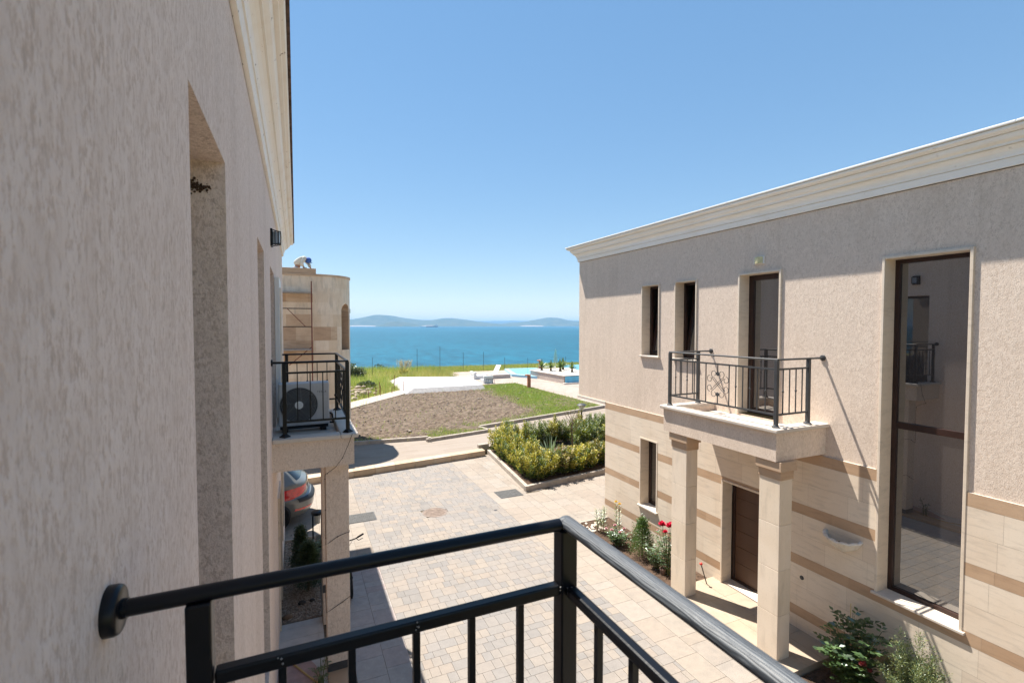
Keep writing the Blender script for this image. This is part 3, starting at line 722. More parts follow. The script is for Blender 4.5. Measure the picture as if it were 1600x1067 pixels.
for (y0, y1) in ((7.23, 7.55), (8.5, 8.82)):
    c = MB(); c.box(0.35, 0.66, y0, y1, 0.16 if y0 < 8 else 0.0, 3.06); co = c.build('column', plast, HL, bevel=0.006)
    if y0 < 8: MB().box(0.345, 0.665, y0-.006, y1+.006, 0.05, 0.16).build('base_band', MT['grey_metal'], co)
    else: MB().box(0.345, 0.42, y0-.008, y0-.002, 0.55, 0.68).build('meter_cover', MT['grey_metal'], co)
wl = MB(); wl.box(0.345, 0.67, -4, 7.8, -0.02, 0.05); wl.build('terrace_edge', MT['stone_brown'], HL, bevel=0.006)
# wasp nest smear under the lintel of the first recess
nest = MB()
for k in range(110):
    a = random.gauss(0, 1); b = random.gauss(0, 1)
    nest.ball((XL-0.12+a*0.026-abs(b)*.012, 2.79-0.003, 5.672+b*0.017), random.uniform(0.002, 0.007), 6, 4)
nest.build('mud_nest', MT['soil_dark'], HL)

# ------------------------------------------------------------------ railings
def railing_posts(mb, x, y, z0, z1, wd=0.05):
    mb.box(x-wd/2, x+wd/2, y-wd/2, y+wd/2, z0, z1)
def collar(mb, x, y, z, r_=0.0125):
    mb.lathe([(0.006, -0.022), (r_, -0.012), (r_*1.25, 0), (r_, 0.012), (0.006, 0.022)], (x, y, z), n=8)
def post_part(par, x, y, z0, z1, wd=0.045, mat=None):
    p = MB(); p.box(x-wd/2, x+wd/2, y-wd/2, y+wd/2, z0, z1)
    p.lathe([(0.075, 0), (0.07, 0.012), (0.045, 0.03), (wd*0.62, 0.045)], (x, y, z0), n=4)
    return p.build('post', mat or MT['black'], par, bevel=0.004)
def flange(par, c, axis, r_=0.05, mat=None):
    f = MB(); f.lathe([(r_, 0), (r_, 0.014), (r_*0.94, 0.020), (r_*0.86, 0.022), (r_*0.40, 0.0225), (r_*0.40, 0.03)], c, axis, 28)
    return f.build('wall_flange', mat or MT['black'], par, smooth=True)
def oval_rail(par, a, b, wd, hgt, mat, name='handrail'):
    a = Vector(a); b = Vector(b); n = max(2, int((b-a).length/0.06)); m = MB()
    m.tube([a+(b-a)*i/n for i in range(n+1)], 1.0, 20, True, (wd/2, hgt/2)); return m.build(name, mat, par, smooth=True)
def bal_part(par, x, y, z0, z1, t_=0.013, knot=None, mat=None):
    m = MB(); m.box(x-t_/2, x+t_/2, y-t_/2, y+t_/2, z0, z1)
    if knot: collar(m, x, y, knot, t_*1.0)
    return m.build('baluster', mat or MT['black'], par)

# the near railing
RN = thing('balcony_railing', 'black metal railing in the foreground with wood-grained handrail', 'railing', (0.62, 1.04, 3.5))
oval_rail(RN, (XL+0.03, 1.05, 4.498), (0.60, 1.05, 4.498), 0.033, 0.030, MT['black'])
oval_rail(RN, (0.622, 1.062, 4.498), (0.622, -1.4, 4.498), 0.043, 0.031, MT['black_grain'])
m = MB(); m.ball((0.614, 1.053, 4.498), 0.0165, 16, 10, (1.25, 1.0, 0.95)); m.build('corner_joint', MT['black_grain'], RN, smooth=True)
flange(RN, (XL, 1.05, 4.498), (1, 0, 0), 0.043)
post_part(RN, 0.617, 1.05, 3.50, 4.487, 0.045); post_part(RN, -0.172, 1.05, 3.50, 4.487, 0.042); post_part(RN, 0.617, -1.3, 3.5, 4.485, 0.046)
m = MB(); m.bar((-0.149, 1.05, 4.335), (0.594, 1.05, 4.337), 0.027, 0.027); m.build('middle_rail', MT['black'], RN, bevel=0.004)
m = MB(); m.bar((0.62, 1.027, 4.335), (0.62, -1.277, 4.337), 0.027, 0.027); m.build('middle_rail', MT['black'], RN, bevel=0.006)
m = MB(); m.bar((-0.149, 1.05, 3.60), (0.594, 1.05, 3.60), 0.03, 0.03); m.build('bottom_rail', MT['black'], RN, bevel=0.003)
m = MB(); m.bar((0.62, 1.027, 3.60), (0.62, -1.277, 3.60), 0.03, 0.03); m.build('bottom_rail', MT['black'], RN, bevel=0.003)
for x in (-0.034, 0.098, 0.235, 0.365, 0.49): bal_part(RN, x, 1.05, 3.61, 4.32, 0.015)
for k in range(17): bal_part(RN, 0.62, 0.905-k*0.125, 3.61, 4.32, 0.015)
wd = MB()
for (x, y) in ((0.596, 1.034), (0.612, 1.02), (0.235, 1.034), (-0.034, 1.034)):
    for k in range(4): wd.ball((x+random.uniform(-.008, .008), y-0.001, 4.345+random.uniform(-.012, .008)), random.uniform(.0012, .0024), 6, 4)
wd.build('weld_bead', plain('bare_weld', (0.25, 0.24, 0.23), 0.5), RN)

def box_railing(label, X, s, x_out, y0, y1, zb, mat, xpost, kn=True):
    """three-sided railing; x_out front line, X wall"""
    zt, zm, zl = 4.50, 4.36, 3.70
    RR = thing('balcony_railing', label, 'railing', (x_out, y0, zb))
    for y in (y0, y1):
        post_part(RR, x_out, y, zb, zt-0.01, 0.05, mat); post_part(RR, xpost, y, zb, zt-0.01, 0.05, mat)
        oval_rail(RR, (x_out, y, zt), (X-s*0.02, y, zt), 0.04, 0.03, mat)
        flange(RR, (X, y, zt), (-s, 0, 0), 0.045, mat)
        m = MB(); m.bar((x_out, y, zm), (xpost, y, zm), 0.026, 0.026); m.build('middle_rail', mat, RR)
        m = MB(); m.bar((x_out, y, zl), (xpost, y, zl), 0.026, 0.026); m.build('bottom_rail', mat, RR)
        n = 5
        for k in range(1, n):
            bal_part(RR, x_out+(xpost-x_out)*k/n, y, zl, zm, 0.013, 4.03 if kn and k % 2 else None, mat)
    oval_rail(RR, (x_out, y0-0.02, zt), (x_out, y1+0.02, zt), 0.04, 0.03, mat)
    m = MB(); m.bar((x_out, y0, zm), (x_out, y1, zm), 0.026, 0.026); m.build('middle_rail', mat, RR)
    m = MB(); m.bar((x_out, y0, zl), (x_out, y1, zl), 0.026, 0.026); m.build('bottom_rail', mat, RR)
    return RR
def scroll(par, x, y, z, mat, hw=0.23, hh=0.29):
    """wrought ornament: crossing bars that end in curls"""
    m = MB()
    def curl(cx, cz, r0, a0, a1, n=16): return [(x, cx+r0*(1-0.55*k/n)*math.cos(a0+(a1-a0)*k/n), cz+r0*(1-0.55*k/n)*math.sin(a0+(a1-a0)*k/n)) for k in range(n+1)]
    for sy in (-1, 1):
        for o in (-0.022, 0.022):
            a = (y-sy*(0.105)+o, z-0.10); b = (y+sy*(0.105)+o, z+0.10)
            p = [(x+0.003*sy, a[0]+(b[0]-a[0])*t_, a[1]+(b[1]-a[1])*t_) for t_ in np.linspace(0, 1, 6)]
            m.tube(p, 0.0048, 6)
        for sz in (-1, 1):
            # outer C curls left/right and top/bottom
            m.tube(curl(y+sy*0.165, z+sz*0.075, 0.062, R(90)*sz+(0 if sy > 0 else 0), (R(90)*sz) - sy*sz*R(330)), 0.0048, 6)
            m.tube(curl(y+sy*0.075, z+sz*0.165, 0.066, (R(-80) if sz > 0 else R(80)) if sy > 0 else (R(260) if sz > 0 else R(100)), ((R(-80) if sz > 0 else R(80)) if sy > 0 else (R(260) if sz > 0 else R(100))) + sy*sz*R(330)), 0.0048, 6)
    m.lathe([(0.03, -0.004), (0.036, 0), (0.03, 0.004)], (x, y, z+0.17), (1, 0, 0), 12); m.lathe([(0.03, -0.004), (0.036, 0), (0.03, 0.004)], (x, y, z-0.17), (1, 0, 0), 12)
    m.box(x-.006, x+.006, y-.006, y+.006, z+0.2, 4.36); m.box(x-.006, x+.006, y-.006, y+.006, 3.70, z-0.2)
    return m.build('scroll_ornament', mat, par)
RRt = box_railing('charcoal balcony railing with scroll ornament, on the house across the lane', XR, 1, 6.33, 4.80, 6.98, 3.515, MT['grey_metal'], 7.02)
scroll(RRt, 6.33, 5.87, 4.03, MT['grey_metal'])
for k, yy in enumerate((6.72, 6.55, 6.38, 6.12, 5.64, 5.51, 5.38, 5.25, 5.12, 4.98)): bal_part(RRt, 6.33, yy, 3.70, 4.36, 0.013, 4.03 if k in (1, 5, 7, 9) else None, MT['grey_metal'])
RLt = box_railing('black balcony railing in front of the air conditioner, on the near house', XL, -1, 0.645, 7.11, 9.06, 3.50, MT['black'], -0.155)
scroll(RLt, 0.645, 8.1, 4.03, MT['black'])
for k in range(13):
    yy = 7.25+k*0.14
    if abs(yy-8.1) > 0.2: bal_part(RLt, 0.645, yy, 3.70, 4.36, 0.013, 4.03 if k % 2 else None)

# ------------------------------------------------------------------ foliage tools
class Leaves:
    """collects leaf-sized folded faces"""
    def __init__(s): s.v = []; s.n = 0
    def leaf(s, p, d, nrm, L, W, fold=0.25):
        d = d/np.linalg.norm(d); x = np.cross(d, nrm); nx = np.linalg.norm(x)
        if nx < 1e-4: x = np.cross(d, (0.3, 0.5, 0.8)); nx = np.linalg.norm(x)
        x = x/nx; up = np.cross(x, d)
        m = p+d*L*0.45
        s.v += [p, m+x*W/2+up*W*fold, p+d*L, m-x*W/2+up*W*fold]; s.n += 1
    def mesh(s, name, extra=None):
        n = s.n; vs = np.array(s.v, dtype=np.float32).reshape(-1, 3)
        me = bpy.data.meshes.new(name)
        idx = np.arange(n)*4
        tri = np.stack([idx, idx+1, idx+2, idx, idx+2, idx+3], 1).reshape(-1)
        me.vertices.add(len(vs)); me.vertices.foreach_set('co', vs.ravel())
        me.loops.add(len(tri)); me.loops.foreach_set('vertex_index', tri.astype(np.int32))
        me.polygons.add(2*n); me.polygons.foreach_set('loop_start', (np.arange(2*n)*3).astype(np.int32))
        try: me.polygons.foreach_set('loop_total', np.full(2*n, 3, np.int32))
        except Exception: pass
        me.update(calc_edges=True); me.validate(); return me
def rdir(zbias=0.0):
    v = rng.normal(0, 1, 3); v[2] += zbias; return v/np.linalg.norm(v)
LM = {}
LM['euon_green'] = leaf_mat('euonymus_green', [(0.022, 0.05, 0.012), (0.05, 0.10, 0.018), (0.10, 0.15, 0.02), (0.30, 0.28, 0.035)])
LM['euon_gold'] = leaf_mat('euonymus_gold', [(0.08, 0.11, 0.015), (0.28, 0.26, 0.03), (0.50, 0.41, 0.045), (0.60, 0.47, 0.07)])
LM['euon_dry'] = leaf_mat('euonymus_dry', [(0.05, 0.07, 0.016), (0.16, 0.16, 0.03), (0.34, 0.24, 0.06), (0.36, 0.26, 0.10)])
LM['thuja'] = leaf_mat('thuja_green', [(0.02, 0.055, 0.012), (0.05, 0.12, 0.02), (0.10, 0.19, 0.03)], 0.2)
LM['thuja_dark'] = leaf_mat('thuja_dark', [(0.012, 0.028, 0.012), (0.025, 0.05, 0.02), (0.04, 0.07, 0.025)], 0.15)
LM['juniper'] = leaf_mat('juniper_leaf', [(0.045, 0.085, 0.05), (0.09, 0.14, 0.06), (0.20, 0.23, 0.07), (0.26, 0.27, 0.10)], 0.2)
LM['rose'] = leaf_mat('rose_leaf', [(0.02, 0.045, 0.02), (0.05, 0.10, 0.035), (0.10, 0.17, 0.06)], 0.25, 0.35, 0.12)
LM['yucca'] = leaf_mat('yucca_leaf', [(0.10, 0.15, 0.07), (0.16, 0.22, 0.11), (0.24, 0.30, 0.18)], 0.2)
LM['palm'] = leaf_mat('palm_leaf', [(0.03, 0.07, 0.02), (0.07, 0.14, 0.03), (0.14, 0.2, 0.05)], 0.25)
LM['grass_green'] = leaf_mat('grass_green', [(0.17, 0.28, 0.04), (0.25, 0.39, 0.06), (0.36, 0.48, 0.09), (0.48, 0.50, 0.16)], 0.3, 0.5, 0.04)
LM['grass_dry'] = leaf_mat('grass_dry', [(0.30, 0.32, 0.08), (0.46, 0.41, 0.12), (0.60, 0.50, 0.19), (0.66, 0.57, 0.32)], 0.3, 0.5, 0.04)
LM['bush_grey'] = leaf_mat('bush_grey', [(0.03, 0.05, 0.03), (0.06, 0.08, 0.045), (0.1, 0.11, 0.06)], 0.2)
LM['pampas'] = leaf_mat('pampas_plume', [(0.42, 0.35, 0.25), (0.52, 0.44, 0.33), (0.6, 0.53, 0.42)], 0.3)
PET = {k: plain('petal_'+k, c, 0.6, 0.3, var=0.2, scale=40) for k, c in dict(red=(0.55, 0.015, 0.06), pink=(0.62, 0.38, 0.38), yellow=(0.65, 0.42, 0.04), dull=(0.32, 0.08, 0.08)).items()}

def euonymus(label, kinds, seed, h=0.85, r_=0.36, n=26):
    """upright shrub: many leafy shoots"""
    T = thing('euonymus_shrub', label, 'shrub')
    rr = np.random.default_rng(seed); Ls = [Leaves(), Leaves()]; stm = MB()
    for i in range(n):
        a = rr.uniform(0, 2*math.pi); q = r_*math.sqrt(rr.uniform(0, 1)); bx, by = 0.55*q*math.cos(a), 0.55*q*math.sin(a)
        hh = h*(1.02-0.42*(q/r_)**1.5)*rr.uniform(0.72, 1.24); tx, ty = q*math.cos(a)*1.1+rr.normal(0, .04), q*math.sin(a)*1.1+rr.normal(0, .04)
        P0 = np.array([bx, by, 0.0]); P1 = np.array([tx, ty, hh])
        if i % 3 == 0: stm.tube([P0, (P0+P1)/2+np.array([bx*.1, by*.1, 0]), P1*0.9+P0*0.1], [0.008, 0.006, 0.003], 5)
        gold = rr.uniform() < 0.74
        nl = int(120*hh/h)
        for k in range(nl):
            t_ = 0.10+0.90*(k+rr.uniform())/nl
            p = P0+(P1-P0)*t_; ang = k*2.4+rr.normal(0, .4)
            out = np.array([math.cos(ang), math.sin(ang), 0.55+0.5*t_])
            p = p+np.array([math.cos(ang), math.sin(ang), 0])*rr.uniform(0.0, 0.11)*(1.15-0.5*t_)
            tip = gold and t_ > 0.38
            Ls[1 if tip else 0].leaf(p, out, np.array([0, 0, 1.0])+rr.normal(0, .3, 3), rr.uniform(0.055, 0.09), rr.uniform(0.032, 0.048))
    stm.build('branches', MT['bark'], T)
    link_mesh('leaves', Ls[0].mesh('leaves'), LM[kinds[0]], T); link_mesh('golden_tips', Ls[1].mesh('golden_tips'), LM[kinds[1]], T)
    return T
def conifer(label, h, r_, mat, seed, n=2600, p_=0.9, name='dwarf_conifer'):
    T = thing(name, label, 'conifer'); rr = np.random.default_rng(seed); Lf = Leaves()
    nb = int(n/26)
    for b in range(nb):
        t_ = (b+rr.uniform())/nb; z = h*(0.04+0.93*t_); R0 = r_*(1-t_)**p_*(0.75+0.35*rr.uniform())+0.012
        a = b*2.399+rr.normal(0, .3); dirv = np.array([math.cos(a), math.sin(a), 0.75])
        for k in range(26):
            s_ = rr.uniform(0.15, 1)**0.7; p = np.array([math.cos(a)*R0*s_, math.sin(a)*R0*s_, z+0.35*R0*s_])+rr.normal(0, 0.018+0.05*r_, 3)
            if p[2] < 0.02: continue
            Lf.leaf(p, dirv+rr.normal(0, .45, 3), rr.normal(0, 1, 3), rr.uniform(0.025, 0.05), rr.uniform(0.010, 0.018), 0.1)
    link_mesh('foliage', Lf.mesh('foliage'), mat, T)
    m = MB(); m.tube([(0, 0, -0.02), (0, 0, h*0.5), (0, 0, h*0.93)], [0.022, 0.014, 0.004], 7); m.build('trunk', MT['bark'], T)
    return T
def flower(mb, c, r_, seed, n=14):
    rr = np.random.default_rng(seed)
    for k in range(n):
        a = k*2.4; q = (k/n)**0.6; el = R(80-70*q)
        d = Vector((math.cos(a)*math.cos(el), math.sin(a)*math.cos(el), math.sin(el)))
        x = d.cross(Vector((0, 0, 1.01))).normalized(); c0 = Vector(c); tip = c0+d*r_
        mid = c0+d*r_*0.6+Vector((0, 0, r_*0.25*(1-q)))
        mb.add([c0, mid+x*r_*0.42, tip+Vector((0, 0, r_*.2)), mid-x*r_*0.42], [(0, 1, 2, 3)])
def rose(label, h, sp, seed, flowers, nst=7, leafL=0.06, name='rose_bush', fcol='red', mat='rose', dens=1.0):
    """stems with compound leaves; flowers = [(x, y, z, r)]"""
    T = thing(name, label, 'rose bush'); rr = np.random.default_rng(seed); Lf = Leaves(); st_ = MB()
    for i in range(nst):
        a = i*2.4+rr.uniform(0, .8); tx, ty = sp*math.cos(a)*rr.uniform(.35, 1), sp*math.sin(a)*rr.uniform(.35, 1); hh = h*rr.uniform(.6, 1)
        pts = [np.array([0.04*math.cos(a), 0.04*math.sin(a), -.02]), np.array([tx*.35, ty*.35, hh*.5]), np.array([tx, ty, hh])]
        st_.tube(pts, [0.008, 0.006, 0.003], 6)
        nl = int(13*dens)
        for k in range(nl):
            t_ = 0.2+0.8*k/nl; p = pts[0]*(1-t_)**2+2*pts[1]*t_*(1-t_)+pts[2]*t_**2
            an = k*2.4+i; pd = np.array([math.cos(an), math.sin(an), .35])
            for q, sd in ((0.35, 1), (0.35, -1), (0.75, 1), (0.75, -1), (1.05, 0)):
                side = np.array([-pd[1], pd[0], 0])*sd
                b = p+pd*leafL*1.8*q
                Lf.leaf(b, (side+pd*.7) if sd else pd, np.array([0, 0, 1.0])+rr.normal(0, .35, 3), leafL*rr.uniform(.8, 1.25), leafL*rr.uniform(.55, .75), 0.15)
    for (x, y, z, r_) in flowers: st_.tube([(0, 0, 0), (x*.5, y*.5, z*.55), (x, y, z)], [0.006, 0.005, 0.003], 5)
    st_.build('stems', MT['stem'], T); link_mesh('leaves', Lf.mesh('leaves'), LM[mat], T)
    for j, (x, y, z, r_) in enumerate(flowers):
        fm = MB(); flower(fm, (x, y, z), r_, seed+j, 18); fm.build('flower', PET[fcol], T)
    return T
def rosette(name, label, cat, n, L, W, mat, seed, trunk=None, lo=8, hi=80, droop=0.25):
    T = thing(name, label, cat); rr = np.random.default_rng(seed); m = MB(); z0 = trunk or 0.05
    for k in range(n):
        a = k*2.399+rr.normal(0, .15); el = R(lo+(hi-lo)*((k+.5)/n)**1.0); l_ = L*rr.uniform(.8, 1.1)
        d = np.array([math.cos(a)*math.cos(el), math.sin(a)*math.cos(el), math.sin(el)]); x = np.array([-math.sin(a), math.cos(a), 0])
        vs = []; 
        for j, (t_, w_) in enumerate(((0, .6), (.3, 1), (.65, .8), (.9, .4), (1, .04))):
            p = np.array([0, 0, z0])+d*l_*t_-np.array([0, 0, droop*l_*t_*t_*math.cos(el)])
            vs += [p+x*W*w_/2, p-np.array([0, 0, W*.25*w_]), p-x*W*w_/2]
        fs = []
        for j in range(4):
            b = j*3; fs += [(b, b+1, b+4, b+3), (b+1, b+2, b+5, b+4)]
        m.add(vs, fs)
    m.build('leaves', mat, T)
    if trunk:
        t_ = MB(); t_.lathe([(.10, 0), (.11, trunk*.3), (.085, trunk*.7), (.07, trunk), (.02, trunk+.06)], (0, 0, 0), n=9); t_.build('trunk', MT['bark'], T)
    return T

# ------------------------------------------------------------------ hedge bed
BED = [(6.24, 12.95), (9.47, 13.43), (16, 14.4), (16, 18.95), (12.5, 18.4), (6.72, 17.45)]
MB().prism([(6.3, 13.0), (16, 14.45), (16, 18.9), (12.5, 18.35), (6.75, 17.4)], -0.03, 0.135).build('hedge_soil', MT['soil_dark'], kind='structure')
kerb([(6.24, 12.95), (9.47, 13.43), (16.0, 14.4)], 0.12, -0.02, 0.16)
kerb([(6.74, 17.48), (6.24, 12.95)], -0.12 if False else 0.12, -0.02, 0.15)
kerb([(6.45, 17.62), (6.90, 17.68)], 0.14, 0.1, UZ+0.13)
GRP = 'euonymus shrubs of the hedge bed'
la = 'yellow-tipped euonymus shrub in the left row of the hedge, along the lane'
lb = 'golden euonymus shrub in the front row of the hedge, behind the long kerb'
lc = 'dark green euonymus shrub in the back row of the hedge, by the path lamp'
protoA = euonymus(la, ('euon_green', 'euon_gold'), 1, 0.92, 0.38, 28); protoA2 = euonymus(la, ('euon_green', 'euon_gold'), 2, 0.98, 0.36, 26)
protoB = euonymus(lb, ('euon_green', 'euon_gold'), 3, 0.72, 0.34, 24); protoB2 = euonymus('patchy tan-leaved euonymus shrub in the front row of the hedge, behind the long kerb', ('euon_green', 'euon_dry'), 4, 0.68, 0.33, 22)
protoC = euonymus(lc, ('euon_green', 'euon_green'), 5, 0.98, 0.40, 30); protoC2 = euonymus(lc, ('euon_green', 'euon_gold'), 6, 1.12, 0.36, 28)
used = set()
def plant(proto, x, y, z, rz, s, group=GRP, label=None):
    if proto.name not in used:
        used.add(proto.name); proto.location = (x, y, z); proto.rotation_euler = (0, 0, rz); proto.scale = (s, s, s); o = proto
        if group: o['group'] = group
        if label: o['label'] = label
        return o
    return dup(proto, (x, y, z), rz, label, group, s)
for i in range(9):
    t_ = i/8; plant((protoA, protoA2)[i % 2], 6.84+0.28*t_+random.uniform(-.06, .06), 13.55+3.5*t_, 0.12, random.uniform(0, 6), random.uniform(1.0, 1.2))
for i in range(1):
    plant((protoA2, protoA)[i % 2], 7.35+0.08*i, 14.3+1.1*i, 0.12, random.uniform(0, 6), random.uniform(.8, .95))
for i in range(13):
    x = 7.40+i*0.52; plant((protoB, protoB2, protoB, protoB, protoB2)[i % 5], x, 13.64+(x-6.9)*0.147+random.uniform(-.08, .08), 0.12, random.uniform(0, 6), random.uniform(1.02, 1.25))
for i in range(16):
    x = 7.6+i*0.5; plant((protoC, protoC2)[i % 3 == 1], x, 17.0+(x-6.8)*0.15+random.uniform(-.12, .12), 0.12, random.uniform(0, 6), random.uniform(.78, 1.0))
for i in range(7):
    x = 10.2+i*0.6; plant((protoC, protoC2)[i % 3 == 2], x, 15.9+(x-9)*0.15, 0.12, random.uniform(0, 6), random.uniform(.9, 1.1))
yc = rosette('yucca', 'spiky grey-green yucca in the middle of the hedge bed', 'yucca', 46, 0.75, 0.05, LM['yucca'], 5, None, 6, 80, 0.3); yc.location = (8.15, 14.95, 0.13); yc.scale = (1.25, 1.25, 1.25)
# thin young tree
T = thing('young_tree', 'thin bare-looking young tree with sparse leaves in the hedge bed', 'tree', (9.2, 15.2, 0.1))
m = MB(); Lf = Leaves(); m.tube([(9.2, 15.2, 0.1), (9.21, 15.19, 0.7), (9.19, 15.21, 1.2), (9.2, 15.2, 1.45)], [0.03, 0.026, 0.02, 0.014], 8); m.build('trunk', MT['bark'], T)
m = MB()
for k in range(16):
    a = k*2.4; z = 1.0+0.035*k; e = np.array([9.2+.5*math.cos(a)*(1-.02*k), 15.2+.5*math.sin(a)*(1-.02*k), z+.45+rng.uniform(0, .3)]); s0 = np.array([9.2, 15.2, z])
    m.tube([s0, (s0+e)/2+np.array([0, 0, -.05]), e], [.008, .006, .003], 5)
    for q in range(26):
        p = s0+(e-s0)*rng.uniform(.3, 1.05)+rng.normal(0, .06, 3); Lf.leaf(p-np.array([9.2, 15.2, .1]), rdir(.3), rdir(), .035, .016)
m.build('branches', MT['bark'], T); link_mesh('leaves', Lf.mesh('leaves'), LM['euon_dry'], T)
# path lamp behind the hedge
T = thing('path_lamp', 'low black path lamp with white cone shade behind the hedge', 'lamp', (11.25, 17.8, 0.15))
m = MB(); m.lathe([(.07, 0), (.07, .02), (.03, .04), (.03, 1.17), (.045, 1.19)], (11.25, 17.8, .15), n=14); m.build('pole', MT['black'], T, smooth=True)
m = MB(); m.lathe([(.05, 1.19), (.17, 1.37), (.175, 1.39), (.0, 1.39)], (11.25, 17.8, .15), n=20); m.build('diffuser', MT['plastic_white'], T, smooth=True)
m = MB(); m.lathe([(.20, 1.39), (.205, 1.40), (.13, 1.45), (.03, 1.47)], (11.25, 17.8, .15), n=20); m.build('lamp_cap', MT['grey_metal'], T, smooth=True)

# ------------------------------------------------------------------ flower beds at the right house
MB().prism([(6.22, 6.86), (7.34, 6.86), (7.34, 10.3), (6.45, 10.3), (6.22, 9.6)], -0.04, 0.03).build('flower_bed_soil', MT['soil_dark'], kind='structure')
kerb([(7.3, 10.3), (6.42, 10.3), (6.2, 9.65), (6.2, 6.9)], 0.05, -0.03, 0.05, seglen=0.5)
MB().prism([(6.22, 1.6), (7.34, 1.6), (7.34, 4.42), (6.22, 4.42)], -0.04, 0.04).build('flower_bed_soil', MT['soil_dark'], kind='structure')
kerb([(6.2, 4.46), (6.2, 1.5)], 0.05, -0.03, 0.06, seglen=0.5)
o = conifer('small bright green cone-shaped conifer in the flower bed by the porch', 0.84, 0.31, LM['thuja'], 12, 5200, 0.8); o.location = (6.72, 8.2, 0.03)
rose('tall rose bush with red blooms beside the left porch column', 0.98, 0.22, 21, [(-.1, .06, 1.0, .085), (.02, -.02, .97, .09), (-.02, .12, .95, .075), (.1, .02, .98, .07), (-.12, -.06, .9, .06)], 8, .055).location = (6.70, 7.40, 0.02)
rose('small rose bush with one pale bud between conifer and red roses', 0.62, 0.26, 22, [(.1, .1, .72, .03)], 8, .045, fcol='pink').location = (6.68, 7.7, 0.02)
pk = rose('low pink-flowering plant left of the small conifer', 0.36, 0.26, 23, [(.0, .1, .42, .05), (-.16, .0, .38, .05), (.14, -.05, .38, .042), (-.04, -.14, .36, .045), (-.2, .16, .36, .04)], 9, .06, 'pink_flower', 'pink'); pk.location = (6.56, 8.85, 0.02); pk['category'] = 'flower'
def lily(label, seed, h, stems, fl, sp=.05):
    T = thing('lily_plant', label, 'lily'); rr = np.random.default_rng(seed); Lf = Leaves(); m = MB(); fm = MB()
    for i in range(stems):
        a = i*2.1; x, y = sp*math.cos(a), sp*math.sin(a); hh = h*rr.uniform(.85, 1); m.tube([(x, y, -.02), (x*1.6, y*1.6, hh)], [.009, .005], 6)
        for k in range(42):
            t_ = .2+.8*k/42; an = k*2.4; Lf.leaf(np.array([x*(1+.6*t_), y*(1+.6*t_), hh*t_]), np.array([math.cos(an), math.sin(an), .5]), np.array([0, 0, 1.]), .13*(1.1-.4*t_), .02, .1)
        if fl: flower(fm, (x*1.6, y*1.6, hh+.02), .05, i, 10)
    m.build('stems', MT['stem'], T); link_mesh('leaves', Lf.mesh('leaves'), LM['juniper'], T)
    if fl: fm.build('flower', PET['yellow'], T)
    return T
lily('upright narrow-leaved lily plant without flowers at the far end of the flower bed', 31, .62, 4, False, .07).location = (6.62, 9.6, .02)
lily('tall lily plant with a yellow flower against the striped wall', 32, .84, 2, True, .03).location = (6.86, 9.25, .02)
T = thing('clay_pot', 'small brown clay pot lying in the flower bed soil', 'pot', (6.63, 7.46, .03))
m = MB(); m.lathe([(.045, 0), (.06, .09), (.066, .09), (.066, .115), (.055, .115), (.05, .06), (.0, .05)], (6.63, 7.46, .03), n=16, caps=False); m.build('pot_body', plain('old_pot', (.2, .13, .1), .9), T, smooth=True)
peb = MB()
for k in range(26):
    a, b = 6.5+random.uniform(-.18, .3), 9.95+random.uniform(-.3, .22); peb.ball((a, b, .045), random.uniform(.02, .05), 7, 5, (1, 1.2, .7))
o = peb.build('edging_stones', plain('pale_stones', (.5, .43, .36), .9, var=.25), smooth=True); tag(o, kind='stuff')
rose('dark green rose bush with a faded red bloom beside the right porch column', 0.95, 0.46, 41, [(-.1, -.2, .5, .06), (-.06, -.26, .44, .05)], 15, .085, fcol='dull', dens=1.3).location = (6.85, 4.0, .03)
st_ = MB(); st_.tube([(7.02, 4.12, 0), (7.02, 4.12, 1.12)], .006, 6); o = st_.build('plant_stake', plain('bamboo', (.5, .36, .17), .7)); tag(o, 'thin bamboo stake rising from the rose bush by the right column', 'stake')
def juniper():
    T = thing('juniper_bush', 'feathery grey-green juniper below the tall window', 'juniper', (6.98, 3.32, .03)); rr = np.random.default_rng(55); Lf = Leaves(); m = MB()
    for i in range(46):
        a = rr.uniform(0, 2*math.pi); q = .36*math.sqrt(rr.uniform(0, 1)); hh = rr.uniform(.75, 1.18)*(1-.4*(q/.36)**2)
        P0 = np.array([.15*q*math.cos(a), .15*q*math.sin(a), 0]); P1 = np.array([q*math.cos(a)+rr.normal(0, .03), q*math.sin(a)+rr.normal(0, .03), hh])
        m.tube([P0, P0*.4+P1*.6, P1], [.007, .005, .002], 5)
        for k in range(620):
            t_ = rr.uniform(.1, 1.0); p = P0+(P1-P0)*t_; d = rr.normal(0, 1, 3); d[2] = abs(d[2])*.9+.4; d /= np.linalg.norm(d)
            p = p+d*rr.uniform(0, .075)
            Lf.leaf(p, d, rr.normal(0, 1, 3), rr.uniform(.018, .04), rr.uniform(.005, .010), .1)
    m.build('branches', MT['bark'], T); link_mesh('foliage', Lf.mesh('foliage'), LM['juniper'], T); return T
juniper()
